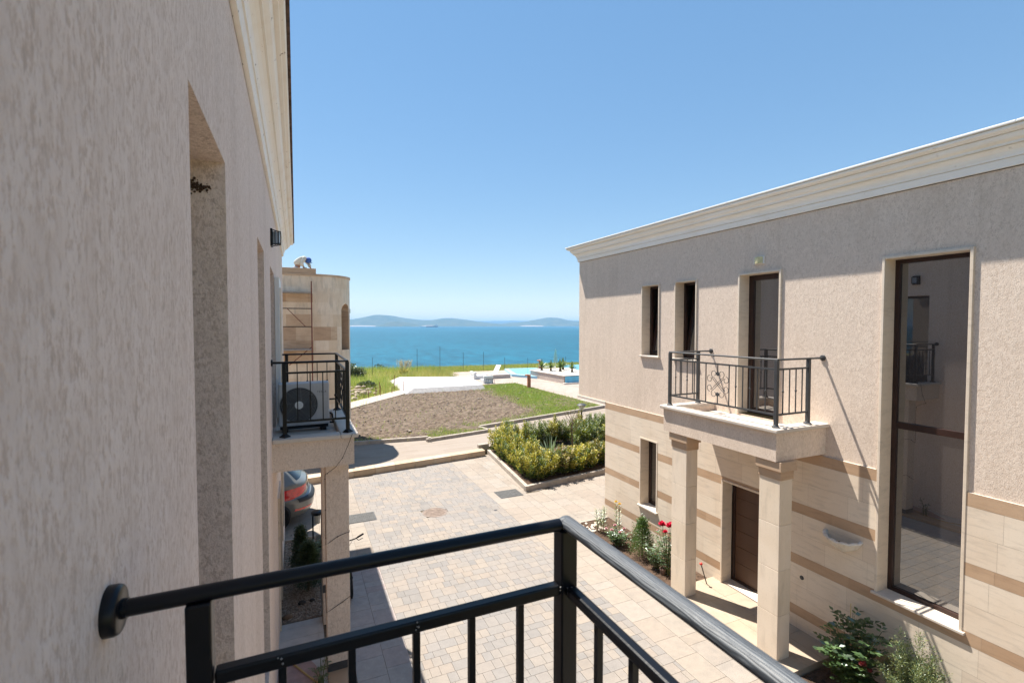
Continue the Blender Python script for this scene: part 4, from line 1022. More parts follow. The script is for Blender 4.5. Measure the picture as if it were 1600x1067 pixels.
# shell basin on the wall, water nozzle, solar stake on the porch, lights
def shell():
    T = thing('wall_basin', 'white carved shell-shaped stone basin on the striped wall', 'basin', (SX, 4.43, 1.86))
    m = MB(); n = 28; rows = []
    prof = [(1.0, 0.0, 1), (1.02, -.02, 1), (.93, -.07, 1), (.72, -.13, 1), (.42, -.185, 1), (.2, -.215, 1), (.08, -.235, 1)]
    inn = [(.90, 0.0, 0), (.84, -.07, 0), (.6, -.15, 0), (.1, -.18, 0)]
    vs = []; fs = []; al = list(inn[::-1])+prof
    for (q, z, sc_) in al:
        for k in range(n+1):
            a = math.pi*k/n; rip = 1+(.12*abs(math.sin(a*5.5))+.02*math.sin(k*1.9))*sc_*(1 if q > .3 else .4)
            vs.append((SX-.20*q*math.sin(a)*rip-.001, 4.43+.27*q*math.cos(a)*(1 if sc_ else .97), 1.90+z-.045*math.sin(a)*(1 if abs(z) < .03 else 0)+.018*abs(math.sin(a*5.5))*(1 if q > .8 else 0)))
    for i in range(len(al)-1):
        for k in range(n): fs.append((i*(n+1)+k, i*(n+1)+k+1, (i+1)*(n+1)+k+1, (i+1)*(n+1)+k))
    m.add(vs, fs); m.build('bowl', stone_mat('carved_white_stone', (.62, .57, .5), (.7, .66, .6), (6, 6, 6), .5), T, smooth=True)
    m = MB(); m.lathe([(.012, 0), (.012, .004)], (SX-.06, 4.45, 1.815), n=10); m.build('drain_hole', MT['rubber'], T)
    return T
shell()
m = MB(); m.lathe([(.034, 0), (.032, .008), (.02, .009), (.02, .016), (.0, .016)], (SX, 5.05, .97), (-1, 0, 0), 14); tag(m.build('wall_tap', MT['grey_metal'], smooth=True), 'small dark water outlet on the wall right of the porch', 'tap')
T = thing('garden_torch', 'thin stake with a red tip standing on the porch corner', 'garden light', (6.98, 6.72, .12))
m = MB(); m.tube([(7.02, 6.70, .12), (6.92, 6.74, .48)], .010, 8); m.build('stake', MT['grey_metal'], T)
m = MB(); m.ball((6.915, 6.742, .505), .03, 10, 7, (1, 1, .8)); m.build('red_tip', plain('red_plastic', (.55, .02, .015), .4), T, smooth=True)
T = thing('wall_light', 'square cream glass wall light above the balcony door', 'wall light', (XR, 5.94, 6.12))
m = MB(); m.box(XR-.025, XR, 5.84, 6.04, 6.055, 6.185); m.build('back_plate', MT['white_paint'], T, bevel=.004)
m = MB()
for k in range(9):
    t0, t1 = -1+2*k/9, -1+2*(k+1)/9
    x0, x1 = XR-.03-.05*(1-t0*t0), XR-.03-.05*(1-t1*t1)
    m.quad((x0, 5.94+.085*t0, 6.065), (x1, 5.94+.085*t1, 6.065), (x1, 5.94+.085*t1, 6.175), (x0, 5.94+.085*t0, 6.175)); m.quad((x0, 5.94+.085*t0, 6.065), (x1, 5.94+.085*t1, 6.065), (XR-.026, 5.94+.085*t1, 6.065), (XR-.026, 5.94+.085*t0, 6.065)); m.quad((x0, 5.94+.085*t0, 6.175), (x1, 5.94+.085*t1, 6.175), (XR-.026, 5.94+.085*t1, 6.175), (XR-.026, 5.94+.085*t0, 6.175))
m.build('glass_cover', plain('amber_glass', (.55, .5, .28), .15, .6, var=.3, scale=18), T)
T = thing('wall_lantern', 'black wall lantern high on the shaded plaster wall at left', 'wall light', (XL, 7.6, 6.22))
ly, lz = 7.6, 6.22
m = MB(); m.box(XL, XL+.03, ly-.09, ly+.09, lz-.12, lz+.12); m.build('back_plate', MT['black'], T, bevel=.004)
m = MB()
for (a, b) in ((-.075, -.1), (.075, -.1), (-.075, .1), (.075, .1)):
    m.bar((XL+.03, ly+a, lz+b), (XL+.13, ly+a*.85, lz+b*.8), .012)
for q, e in ((.06, .95), (.10, .88), (.13, .84)):
    for s_ in (-1, 1): m.bar((XL+q, ly-.075*e, lz+s_*.1*e), (XL+q, ly+.075*e, lz+s_*.1*e), .01); m.bar((XL+q, ly+s_*.075*e, lz-.1*e), (XL+q, ly+s_*.075*e, lz+.1*e), .01)
m.build('cage', MT['black'], T)
m = MB(); m.box(XL+.03, XL+.118, ly-.062, ly+.062, lz-.082, lz+.082); m.build('glass_box', plain('frosted_glass', (.25, .3, .36), .2, .6), T, bevel=.01)

# ------------------------------------------------------------------ covers in the paving
T = thing('manhole_cover', 'round rusty manhole cover in the middle of the driveway', 'manhole cover', (3.32, 12.5, 0))
m = MB(); m.lathe([(.335, -.02), (.335, .004), (.305, .004), (.305, -.002)], (3.32, 12.5, 0), n=40, caps=False); m.build('ring', plain('cast_iron_ring', (.2, .16, .135), .8, var=.2), T)
m = MB(); m.lathe([(.30, -.02), (.30, .001)], (3.32, 12.5, 0), n=40)
for i in range(-6, 7):
    for j in range(-6, 7):
        x, y = i*.045+(j % 2)*.022, j*.045
        if x*x+y*y < .27**2: m.box(3.32+x-.013, 3.32+x+.013, 12.5+y-.013, 12.5+y+.013, 0, .006)
m.build('lid', plain('rusty_iron', (.215, .165, .135), .85, .2, var=.3, scale=10), T)
def drain(label, x, y, a):
    T = thing('drain_cover', label, 'drain cover', (x, y, 0))
    m = MB(); m.box(x-.36, x+.36, y-.30, y+.30, -.02, .004); m.build('frame', MT['grey_metal'], T)
    m = MB(); m.box(x-.34, x+.34, y-.28, y+.28, -.01, .009)
    for i in range(14):
        for j in range(11): m.box(x-.32+i*.047, x-.29+i*.047, y-.26+j*.049, y-.235+j*.049, .009, .012)
    m.build('lid', plain('grey_lid', (.10, .098, .095), .85, .2, var=.2, scale=12), T)
drain('grey rectangular drain cover by the lane edge at left', 1.47, 12.93, 0); drain('grey drain cover in front of the hedge kerb', 5.70, 13.02, 0)
m = MB(); m.box(4.82, 4.90, 11.95, 12.01, -.005, .006); tag(m.build('valve_cap', MT['grey_metal']), 'tiny dark valve cap in the paving right of the manhole', 'valve cap')

# ------------------------------------------------------------------ near house: things by the porch
T = thing('air_conditioner', 'white outdoor air conditioner with a black fan grille on the left balcony', 'air conditioner', (.1, 8.2, 3.37))
ax0, ax1, ay, az0, az1 = -.26, .46, 8.05, 3.46, 4.11
m = MB(); m.box(ax0, ax1, ay, ay+.28, az0, az1); m.build('casing', plain('casing_grey_white', (.47, .47, .475), .45, var=.03), T, bevel=.018, seg=3)
fc = (ax0+.285, az0+.32)
m = MB(); m.lathe([(.268, .0), (.268, .004)], (fc[0], ay-.001, fc[1]), (0, -1, 0), 40); m.build('fan_opening', plain('fan_dark', (.03, .031, .033), .7), T)
m = MB()
for q in (.262, .24, .22, .20, .18, .16, .14, .12, .10, .08):
    m.tube([(fc[0]+q*math.cos(a), ay-.014-.012*(1-q/.27), fc[1]+q*math.sin(a)) for a in np.linspace(0, 2*math.pi, 41)], .0055, 5, False)
for k in range(8):
    a = k*math.pi/4+.2; m.tube([(fc[0]+.06*math.cos(a), ay-.026, fc[1]+.06*math.sin(a)), (fc[0]+.262*math.cos(a+.5), ay-.012, fc[1]+.262*math.sin(a+.5))], .004, 5)
m.build('fan_grille', plain('grille_grey', (.16, .165, .17), .45), T)
m = MB(); m.lathe([(.062, 0), (.06, .01), (.0, .014)], (fc[0], ay-.02, fc[1]), (0, -1, 0), 20); m.build('grille_hub', MT['plastic_white'], T)
m = MB()
for k in range(22): m.box(ax1-.185, ax1-.03, ay-.004, ay-.0005, az0+.06+k*.018, az0+.066+k*.018)
m.build('side_panel', plain('panel_grey', (.55, .55, .54), .5), T)
fcv = bpy.data.curves.new('brand_text', 'FONT'); fcv.body = 'TESLA'; fcv.size = .042; fcv.extrude = .0008; fcv.align_x = 'LEFT'; fcv.space_character = 1.25
fo = bpy.data.objects.new('brand_text', fcv); COL.objects.link(fo); fo.location = (ax1-.178, ay-.0018, az1-.155); fo.rotation_euler = (R(90), 0, 0); fcv.materials.append(MT['grey_metal'])
dg = bpy.context.evaluated_depsgraph_get(); me = bpy.data.meshes.new_from_object(fo.evaluated_get(dg)); bpy.data.objects.remove(fo)
bo = bpy.data.objects.new('brand_text', me); COL.objects.link(bo); bo.parent = T; bo.location = Vector((ax1-.178, ay-.0018, az1-.155))-T.location; bo.rotation_euler = (R(90), 0, 0)
m = MB(); m.box(ax0+.02, ax1-.02, ay+.01, ay+.06, az0-.045, az0); m.box(ax0+.02, ax1-.02, ay+.22, ay+.27, az0-.045, az0)
m.box(ax0+.05, ax0+.13, ay-.02, ay+.3, az0-.085, az0-.045); m.box(ax1-.13, ax1-.05, ay-.02, ay+.3, az0-.085, az0-.045); m.build('mounting_feet', MT['rubber'], T)
m = MB(); m.tube([(ax1, ay+.16, az0+.15), (ax1+.05, ay+.17, az0+.12), (ax1+.07, ay+.25, az0-.03), (ax1-.1, ay+.5, az0-.06)], .014, 7); m.build('pipe', MT['rubber'], T)

T = thing('light_cable', 'thin dark cable hanging from the left balcony and wrapped round its column', 'cable', (.66, 7.0, 3.4))
m = MB(); m.tube([(.69, 6.965, 3.5), (.64, 6.97, 3.36), (.56, 6.972, 3.18), (.47, 6.975, 3.06), (.36, 7.0, 2.98), (.342, 7.1, 2.94), (.34, 7.222, 2.86), (.342, 7.222, 1.9), (.40, 7.224, 1.93), (.50, 7.222, 1.99), (.60, 7.222, 2.02), (.668, 7.226, 2.03), (.67, 7.4, 2.0), (.67, 7.56, 1.7), (.5, 7.562, 1.3), (.34, 7.56, 1.1), (.34, 7.222, .92), (.44, 7.222, .97), (.56, 7.222, 1.03), (.668, 7.226, 1.09), (.67, 7.5, 1.0)], .0035, 5)
for p in ((.34, 7.216, 2.84), (.56, 6.966, 3.18), (.342, 7.216, 2.4), (.342, 7.216, 2.0), (.50, 7.216, 1.99), (.56, 7.216, 1.03), (.36, 6.99, 2.98)): m.ball(p, .009, 6, 4)
m.build('wire', MT['rubber'], T)

gv = MB(); gv.prism([(-.34, 8.78), (.345, 8.78), (.345, 12.1), (-.34, 12.1)], -.04, .012); gv.build('gravel_bed', plain('gravel_base', (.2, .15, .11), .95, var=.4, scale=40, bump=.6), kind='structure')
gr = MB()
for k in range(2600):
    x, y = random.uniform(-.32, .335), random.uniform(8.8, 12.05)
    gr.ball((x, y, .018), random.uniform(.010, .02), 5, 3, (1, random.uniform(.7, 1.2), .7))
tag(gr.build('gravel', stone_mat('pebbles', (.22, .15, .10), (.46, .38, .30), amt=.6), smooth=True), kind='stuff')
MB().box(-.36, .36, 12.1, 12.16, -.03, .06).build('kerb', MT['concrete'], kind='structure', bevel=.006)
o = conifer('tall dark conifer in the gravel bed behind the left columns', 1.0, .20, LM['thuja_dark'], 61, 7000, .6); o.location = (.02, 10.35, .02)
o = conifer('short dark bushy conifer nearest the camera in the gravel bed', .9, .26, LM['thuja_dark'], 62, 8000, .5); o.location = (.15, 9.75, .02)
o = rose('low dark green shrub at the foot of the bollard lamp', .42, .2, 63, [], 9, .05, 'garden_shrub', mat='rose'); o.location = (.26, 11.0, .02); o['category'] = 'shrub'
for k, (x, y, r_) in enumerate([(.22, 11.35, .05), (.30, 11.42, .045), (.16, 11.42, .04), (.28, 11.28, .04)]):
    m = MB(); m.ball((x, y, .04), r_, 9, 6, (1.2, 1, .7)); tag(m.build('pale_stone', plain('white_stone_%d' % k, (.6, .56, .5), .9), smooth=True), 'pale stone lying at the foot of the bollard lamp', 'stone', 'pale stones by the bollard lamp')
for k, (x, y, r_, lb_) in enumerate([(.03, 9.3, .06, 'dark flat rock on the gravel, left of the pair before the conifers'), (.2, 9.32, .045, 'smaller dark rock on the gravel, right of the pair before the conifers'), (-.2, 8.93, .08, 'brown round rock at the corner of gravel bed and grey tiles')]):
    m = MB(); m.ball((x, y, .03), r_, 10, 7, (1.1, .9, .7)); tag(m.build('rock', plain('rock_%d' % k, (.05, .045, .04) if k < 2 else (.2, .13, .08), .9, var=.3), smooth=True), lb_, 'rock')
T = thing('bollard_lamp', 'black bollard lamp with two posts and a round cap beside the gravel bed', 'lamp', (.375, 11.65, 0))
m = MB()
for s_ in (-1, 1): m.bar((.375+s_*.09, 11.65, 0), (.375+s_*.09, 11.65, .74), .045, .03)
m.build('post', MT['black'], T)
m = MB(); m.lathe([(.125, .74), (.13, .75), (.13, .79), (.11, .805), (.0, .81)], (.375, 11.65, 0), n=24); m.build('lamp_cap', MT['black'], T, smooth=True)
m = MB(); m.lathe([(.06, .53), (.062, .54), (.062, .74)], (.375, 11.65, 0), n=18); m.build('diffuser', plain('diffuser', (.45, .42, .36), .4), T, smooth=True)
m = MB(); m.box(.275, .475, 11.6, 11.7, -.01, .015); m.build('base_plate', MT['black'], T)
m = MB(); m.tube([(-.28, 7.95, .03), (-.16, 7.74, .03), (-.02, 7.50, .03), (.10, 7.28, .03), (.2, 7.12, .03), (.28, 6.9, .03), (.25, 6.5, .03), (.05, 6.2, .03)], .013, 8)
tag(m.build('garden_hose', plain('tan_hose', (.45, .30, .12), .6), smooth=True), 'tan garden hose lying across the pink tiles', 'hose')
o = rose('small twiggy plant at the porch edge in the bottom left corner', .5, .13, 66, [], 5, .035, 'potted_plant', mat='rose', dens=.6); o.location = (.25, 7.0, .0); o['category'] = 'plant'

# bicycle
def bicycle():
    T = thing('bicycle', 'dark bicycle parked behind the left column, handlebar and wheel showing', 'bicycle', (.84, 9.7, 0))
    x = .86; fy, ry = 9.22, 10.27; wr = .33
    lean = lambda z: x-.04*z
    for (y, nm) in ((fy, 'wheel'), (ry, 'wheel')):
        m = MB(); m.tube([(lean(.34+wr*math.sin(a)), y+wr*math.cos(a), .345+wr*math.sin(a)) for a in np.linspace(0, 2*math.pi, 37)], .019, 8, False)
        wl = m.build(nm, MT['rubber'], T, smooth=True)
        m = MB(); m.tube([(lean(.34), y+.305*math.cos(a), .345+.305*math.sin(a)) for a in np.linspace(0, 2*math.pi, 37)], .009, 6, False)
        for k in range(20): a = k*math.pi/10; m.tube([(lean(.34)+.02*(-1)**k, y, .345), (lean(.34), y+.3*math.cos(a), .345+.3*math.sin(a))], .0015, 4)
        m.lathe([(.02, -.05), (.02, .05)], (lean(.34), y, .345), (1, 0, 0), 10); m.build('rim', MT['grey_metal'], wl)
    F = MB(); P = lambda y, z: (lean(z), y, z)
    hd, bb, st, ht = P(9.42, .82), P(9.85, .32), P(10.02, .80), P(9.46, .66)
    for a, b, r_ in ((hd, st, .017), (ht, bb, .02), (bb, st, .016), (bb, P(ry, .345), .011), (st, P(ry, .345), .009), (hd, ht, .021)): F.tube([a, b], r_, 9)
    F.build('frame', plain('dark_green_paint', (.015, .03, .016), .35), T)
    F = MB(); F.tube([ht, P(9.36, .5), P(fy, .345)], .015, 8); F.tube([hd, P(9.39, .95)], .014, 8); F.build('fork', plain('lime_paint', (.22, .42, .03), .4), T)
    F = MB(); hz = .985
    F.tube([(lean(1)-.28, 9.50, hz+.02), (lean(1)-.14, 9.40, hz), (lean(1), 9.37, hz-.01), (lean(1)+.14, 9.40, hz), (lean(1)+.29, 9.50, hz+.02)], .012, 8); F.build('handlebar', MT['black'], T, smooth=True)
    for s_ in (-1, 1):
        F = MB(); F.tube([(lean(1)+s_*.19, 9.43, hz+.008), (lean(1)+s_*.30, 9.507, hz+.022)], .018, 9); F.build('grip', MT['rubber'], T)
        F = MB(); F.tube([(lean(1)+s_*.17, 9.42, hz-.01), (lean(1)+s_*.2, 9.38, hz-.03), (lean(1)+s_*.28, 9.42, hz-.02)], .007, 6); F.build('brake_lever', MT['grey_metal'], T)
    F = MB(); F.tube([(lean(1)+.1, 9.39, hz), (lean(1)+.02, 9.25, hz-.05), P(fy+.1, .5)], .004, 5); F.tube([(lean(1)-.1, 9.39, hz), (lean(1), 9.27, hz-.06), P(9.5, .7)], .004, 5); F.build('cable', MT['rubber'], T)
    F = MB(); F.tube([P(10.02, .8), P(10.04, .98)], .013, 8); F.build('seat_post', MT['grey_metal'], T)
    F = MB()
    for k, (y, w_, z) in enumerate(((9.90, .02, .985), (9.96, .03, .995), (10.06, .06, 1.0), (10.14, .075, 1.01), (10.17, .05, 1.0))): F.ball((lean(1), y, z), 1, 10, 6, (w_, .05, .028))
    F.build('saddle', MT['rubber'], T, smooth=True)
    F = MB(); F.lathe([(.075, -.004), (.085, 0), (.075, .004)], (lean(.32)+.03, 9.85, .32), (1, 0, 0), 20); F.bar((lean(.3)+.05, 9.85, .32), (lean(.2)+.05, 9.80, .17), .02); F.bar((lean(.3)-.05, 9.85, .32), (lean(.45)-.05, 9.9, .47), .02); F.build('crank', MT['grey_metal'], T)
bicycle()

# ------------------------------------------------------------------ car
def car():
    cx, cy, yaw_ = .385, 13.72, R(-3)
    T = thing('parked_car', 'grey estate car with red tail lights parked beyond the left house', 'car', (cx, cy, 0))
    ZL = .0
    Z = [.22, .26, .34, .44, .52, .60, .66, .69, .72, .80, .88, .96, 1.02, 1.06, 1.10, 1.18, 1.26, 1.34, 1.42, 1.48, 1.53, 1.57, 1.60]
    def itp(z, t): return float(np.interp(z, [a for a, _ in t], [b for _, b in t]))
    rear = lambda z: itp(z, [(.22, -.16), (.3, -.06), (.45, -.01), (.58, 0), (.64, -.02), (.69, -.06), (.72, -.15), (.85, -.16), (1.0, -.17), (1.05, -.22), (1.10, -.30), (1.3, -.50), (1.48, -.72), (1.55, -.9), (1.60, -1.4)])
    front = lambda z: itp(z, [(.22, 4.45), (.4, 4.6), (.6, 4.58), (.8, 4.4), (.95, 4.0), (1.02, 3.4), (1.06, 3.25), (1.3, 2.8), (1.5, 2.35), (1.57, 2.1), (1.6, 1.8)])
    half = lambda z: itp(z, [(.22, .84), (.3, .89), (.55, .925), (.8, .925), (.98, .90), (1.06, .865), (1.3, .77), (1.48, .68), (1.56, .58), (1.6, .42)])
    def S(z, ph, o=0.0):
        n = 3.2 if z < 1.05 else 3.6
        xr, xf, hw = rear(z), -front(z), half(z); a, c = (xr-xf)/2+o, (xr+xf)/2
        cs, sn = math.cos(ph), math.sin(ph)
        nx = 4.4
        X = a*math.copysign(abs(cs)**(2/nx), cs); Y = (hw+o)*math.copysign(abs(sn)**(2/n), sn)
        X += c; dx = X*math.cos(yaw_)-Y*math.sin(yaw_); dy = X*math.sin(yaw_)+Y*math.cos(yaw_)
        return (cx+dx, cy+dy, z)
    N = 128; m = MB(); vs = [S(z, 2*math.pi*k/N) for z in Z for k in range(N)]
    fs = [(i*N+k, i*N+(k+1) % N, (i+1)*N+(k+1) % N, (i+1)*N+k) for i in range(len(Z)-1) for k in range(N)]+[tuple(range(N-1, -1, -1)), tuple(range((len(Z)-1)*N, len(Z)*N))]
    m.add(vs, fs); m.build('body', plain('grey_car_paint', (.13, .13, .12), .28, .6, var=.05, coat=.6), T, smooth=True, angle=50)
    def patch(name, z0, z1, p0, p1, mat, o=.006, nz=8, npn=26, zf=None, lab=None):
        m = MB(); vs = []
        for i in range(nz+1):
            for k in range(npn+1):
                t_ = k/npn; ph = p0+(p1-p0)*t_; a, b = (z0, z1) if zf is None else zf(t_)
                vs.append(S(a+(b-a)*i/nz, ph, o))
        m.add(vs, [(i*(npn+1)+k, i*(npn+1)+k+1, (i+1)*(npn+1)+k+1, (i+1)*(npn+1)+k) for i in range(nz) for k in range(npn)])
        p = m.build(name, mat, T, smooth=True)
        if lab: p['label'] = lab
        return p
    red = plain('tail_light_red', (.55, .012, .012), .12, .7, var=.35, scale=14, coat=.5)
    gl = plain('car_glass', (.012, .015, .018), .04, .7)
    for s_ in (-1, 1):
        patch('tail_light', .70, .95, s_*R(14), s_*R(70), red, zf=lambda t_: (.83-.13*math.sin(t_*math.pi*.62), .97-.02*t_))
        patch('reflector', .40, .45, s_*R(16), s_*R(50), red)
        patch('side_window', 1.12, 1.5, s_*R(76), s_*R(118), gl, .004)
    patch('rear_window', 1.12, 1.5, -R(30), R(30), gl, .004)
    patch('bumper_strip', .60, .70, -R(45), R(45), plain('dark_plastic', (.02, .022, .026), .5), .012)
    patch('windscreen', 1.12, 1.5, R(150), R(210), gl, .004)
    patch('number_plate', .78, .88, -R(4), R(4), MT['plastic_white'], .01)
    for (dx, s_) in ((-.85, -1), (-.85, 1), (-3.55, -1), (-3.55, 1)):
        X, Y = dx, s_*.80; px, py = cx+X*math.cos(yaw_)-Y*math.sin(yaw_), cy+X*math.sin(yaw_)+Y*math.cos(yaw_)
        ax = (-math.sin(yaw_)*s_, math.cos(yaw_)*s_, 0)
        m = MB(); m.lathe([(.2, -.1), (.31, -.1), (.33, -.07), (.33, .10), (.31, .135), (.22, .13)], (px, py, .33), ax, 28); tw = m.build('wheel', MT['rubber'], T, smooth=True)
        m = MB(); m.lathe([(.22, .12), (.20, .10), (.05, .13), (.0, .13)], (px, py, .33), ax, 24); m.build('rim', plain('alloy', (.4, .4, .4), .3, metal=.8), tw)
    T.rotation_euler = (0, 0, 0)
car()
# small clipped bush behind the car
o = dup(protoB, (1.35, 17.9, .2), 1.0, 'golden euonymus shrub beyond the parked car at left', GRP, 1.0)
o = dup(protoB, (.8, 17.7, .2), 2.0, 'golden euonymus shrub half hidden by the parked car', GRP, 1.0)

# ------------------------------------------------------------------ stone house with rounded corner, worker on its roof
def tower():
    T = thing('house', 'travertine-clad house with rounded corner under construction, beyond the left balcony', 'house', XF_T((.9, 25, -1.4)))
    Yf, Xc, Rr, Zt = 24.3, .9, 1.6, 7.28; L0 = 9.0; La = Rr*math.pi/2
    def PT(s, o=0.0):
        if s < L0: return (Xc-L0+s, Yf+o), (0, -1)
        if s < L0+La: a = (s-L0)/Rr; return (Xc+(Rr-o)*math.sin(a), Yf+Rr-(Rr-o)*math.cos(a)), (math.sin(a), -math.cos(a))
        d = s-L0-La; return (Xc+Rr-o, Yf+Rr+d), (1, 0)
    sa, sb = L0+Rr*R(44), L0+Rr*R(70); sc_, hw = (sa+sb)/2, (sb-sa)/2; zs, zb = 6.04-hw, 3.5
    def inside(s, z): return zb < z < zs and abs(s-sc_) < hw or z >= zs and (s-sc_)**2+(z-zs)**2 < hw*hw
    ss = np.unique(np.round(np.concatenate([np.linspace(0, L0-.5, 22), np.linspace(L0-.5, sa-.05, 16), np.linspace(sa-.05, sb+.05, 36), np.linspace(sb+.05, L0+La, 8), np.linspace(L0+La, L0+La+1.3, 4)]), 4))
    rowz = [-1.7, -.1, .6, 1.25, 1.9, 2.55, 3.2, 3.8, 4.28, 4.92, 5.5, 6.05, 6.45, 6.75, 7.28]
    zz = np.unique(np.round(np.concatenate([rowz, np.linspace(zs-.02, 6.08, 16)]), 4))
    m = MB(); joints = {}
    rr = np.random.default_rng(9)
    for i in range(len(rowz)): 
        j = [rr.uniform(0, .8)]
        while j[-1] < L0+La+1.3: j.append(j[-1]+rr.choice([.5, .75, .95]))
        joints[i] = (j, rr.uniform(0, 1, len(j)))
    for s0, s1 in zip(ss, ss[1:]):
        for z0, z1 in zip(zz, zz[1:]):
            s, z = (s0+s1)/2, (z0+z1)/2
            if inside(s, z): continue
            row = int(np.searchsorted(rowz, z))-1; j, rv_ = joints[row]; k = int(np.searchsorted(j, s)); r_ = float(rv_[min(k, len(rv_)-1)])
            brown_ = (row == 8 and s < L0+.95) or (s < L0-.15 and row in (6, 7, 8, 11)) or (s < L0-.15 and row == 9 and r_ > .45) 
            (x0, y0), _ = PT(s0); (x1, y1), _ = PT(s1)
            m.quad((x0, y0, z0), (x1, y1, z0), (x1, y1, z1), (x0, y0, z1), r_, 1 if brown_ else 0)
    m.quad((Xc+Rr, Yf+Rr+1.3, -1.7), (Xc-L0, Yf+Rr+1.3, -1.7), (Xc-L0, Yf+Rr+1.3, 7.28), (Xc+Rr, Yf+Rr+1.3, 7.28), .5, 0)
    m.build('wall', [MT['tower'], MT['tower_brown']], T)
    # arched recess
    ring = [(sa, zb), (sa, zs)]+[(sc_-hw*math.cos(a), zs+hw*math.sin(a)) for a in np.linspace(.15, math.pi-.15, 14)]+[(sb, zs), (sb, zb)]
    m = MB()
    for (s0, z0), (s1, z1) in zip(ring, ring[1:]):
        P = [];
        for (s, z, o) in ((s0, z0, 0), (s1, z1, 0), (s1, z1, .38), (s0, z0, .38)):
            (x, y), _ = PT(s, o); P.append((x, y, z))
        m.quad(*P)
    w_ = m.build('window', MT['tower_brown'], T); w_['label'] = 'arched window recess'
    m = MB(); pts = [(*PT(s, .36)[0], z) for s, z in ring]; m.add(pts, [tuple(range(len(pts)))]); m.build('pane', MT['glass'], w_)
    m = MB(); cpts = [0]+list(np.linspace(L0, L0+La, 14))+[L0+La+1.3]
    for s0, s1 in zip(cpts, cpts[1:]):
        A = [PT(s0, -.04)[0], PT(s1, -.04)[0], PT(s1, .3)[0], PT(s0, .3)[0]]
        m.add([(x, y, 7.28) for x, y in A]+[(x, y, 7.37) for x, y in A], [(3, 2, 1, 0), (4, 5, 6, 7), (0, 1, 5, 4), (2, 3, 7, 6)])
    m.build('coping', MT['tower_brown'], T)
    m = MB(); m.box(-7, .88, 24.29, 24.62, 7.374, 7.62); m.build('parapet', MT['tower_brown'], T, bevel=.01)
    m = MB(); m.prism([(-7.9, 24.5), (.9, 24.5), (2.0, 25.2), (2.3, 26), (2.3, 27), (-7.9, 27)], 6.5, 6.6); m.build('roof', MT['concrete'], T)
    m = MB(); m.box(2.5, 2.60, 26.55, 26.68, 5.62, 5.84); tag(m.build('wall_lamp', MT['black'], bevel=.01), 'tiny black wall lamp on the rounded stone house', 'wall light')
KT = 0.82
XF_T = lambda p: (p[0]*KT, p[1]*KT, 5+(p[2]-5)*KT)
XFORM = XF_T
tower()
T = thing('scaffold_frame', 'rusty red scaffold frame standing against the stone house', 'scaffold', XF_T((.65, 23.9, -1.4)))
m = MB(); m.tube([(.66, 23.9, -1.5), (.66, 23.9, 7.0)], .026, 8); m.tube([(-1.1, 23.9, -1.5), (-1.1, 23.9, 7.0)], .026, 8); m.build('pole', MT['rust'], T)
m = MB()
for z in (2.4, 4.93, 5.75): m.tube([(-1.1, 23.9, z), (.66, 23.9, z)], .02, 7)
m.build('ledger', MT['rubber'], T)
m = MB(); m.tube([(-.36, 23.88, 5.75), (.38, 23.88, 4.95)], .017, 6); m.tube([(.64, 23.88, 4.0), (-.3, 23.88, 3.2)], .02, 6); m.build('brace', MT['rust'], T)
for z in (6.44, 3.86): m = MB(); m.box(-1.2, .62, 23.6, 24.25, z, z+.06); m.build('plank', plain('scaffold_plank', (.3, .27, .24), .9), T)
XFORM = None

def skinned(name, pts, edges, rad, mat, parent, sub=2):
    pts = [XF_T(p) for p in pts]; rad = [tuple(q*.93 for q in r_) if isinstance(r_, tuple) else r_*.93 for r_ in rad]
    off = root_of(parent).location if parent else Vector((0, 0, 0))
    me = bpy.data.meshes.new(name); me.from_pydata([(p[0]-off.x, p[1]-off.y, p[2]-off.z) for p in pts], edges, [])
    o = link_mesh(name, me, None, parent)
    sk_ = o.modifiers.new('skin', 'SKIN'); sk_.use_smooth_shade = True
    bm = bmesh.new(); bm.from_mesh(me); lay = bm.verts.layers.skin.verify()
    for i, v in enumerate(bm.verts):
        r_ = rad[i]; v[lay].radius = r_ if isinstance(r_, tuple) else (r_, r_); v[lay].use_root = (i == 0)
    bm.to_mesh(me); bm.free()
    s_ = o.modifiers.new('sub', 'SUBSURF'); s_.levels = sub; s_.render_levels = sub
    me.materials.append(mat); return o
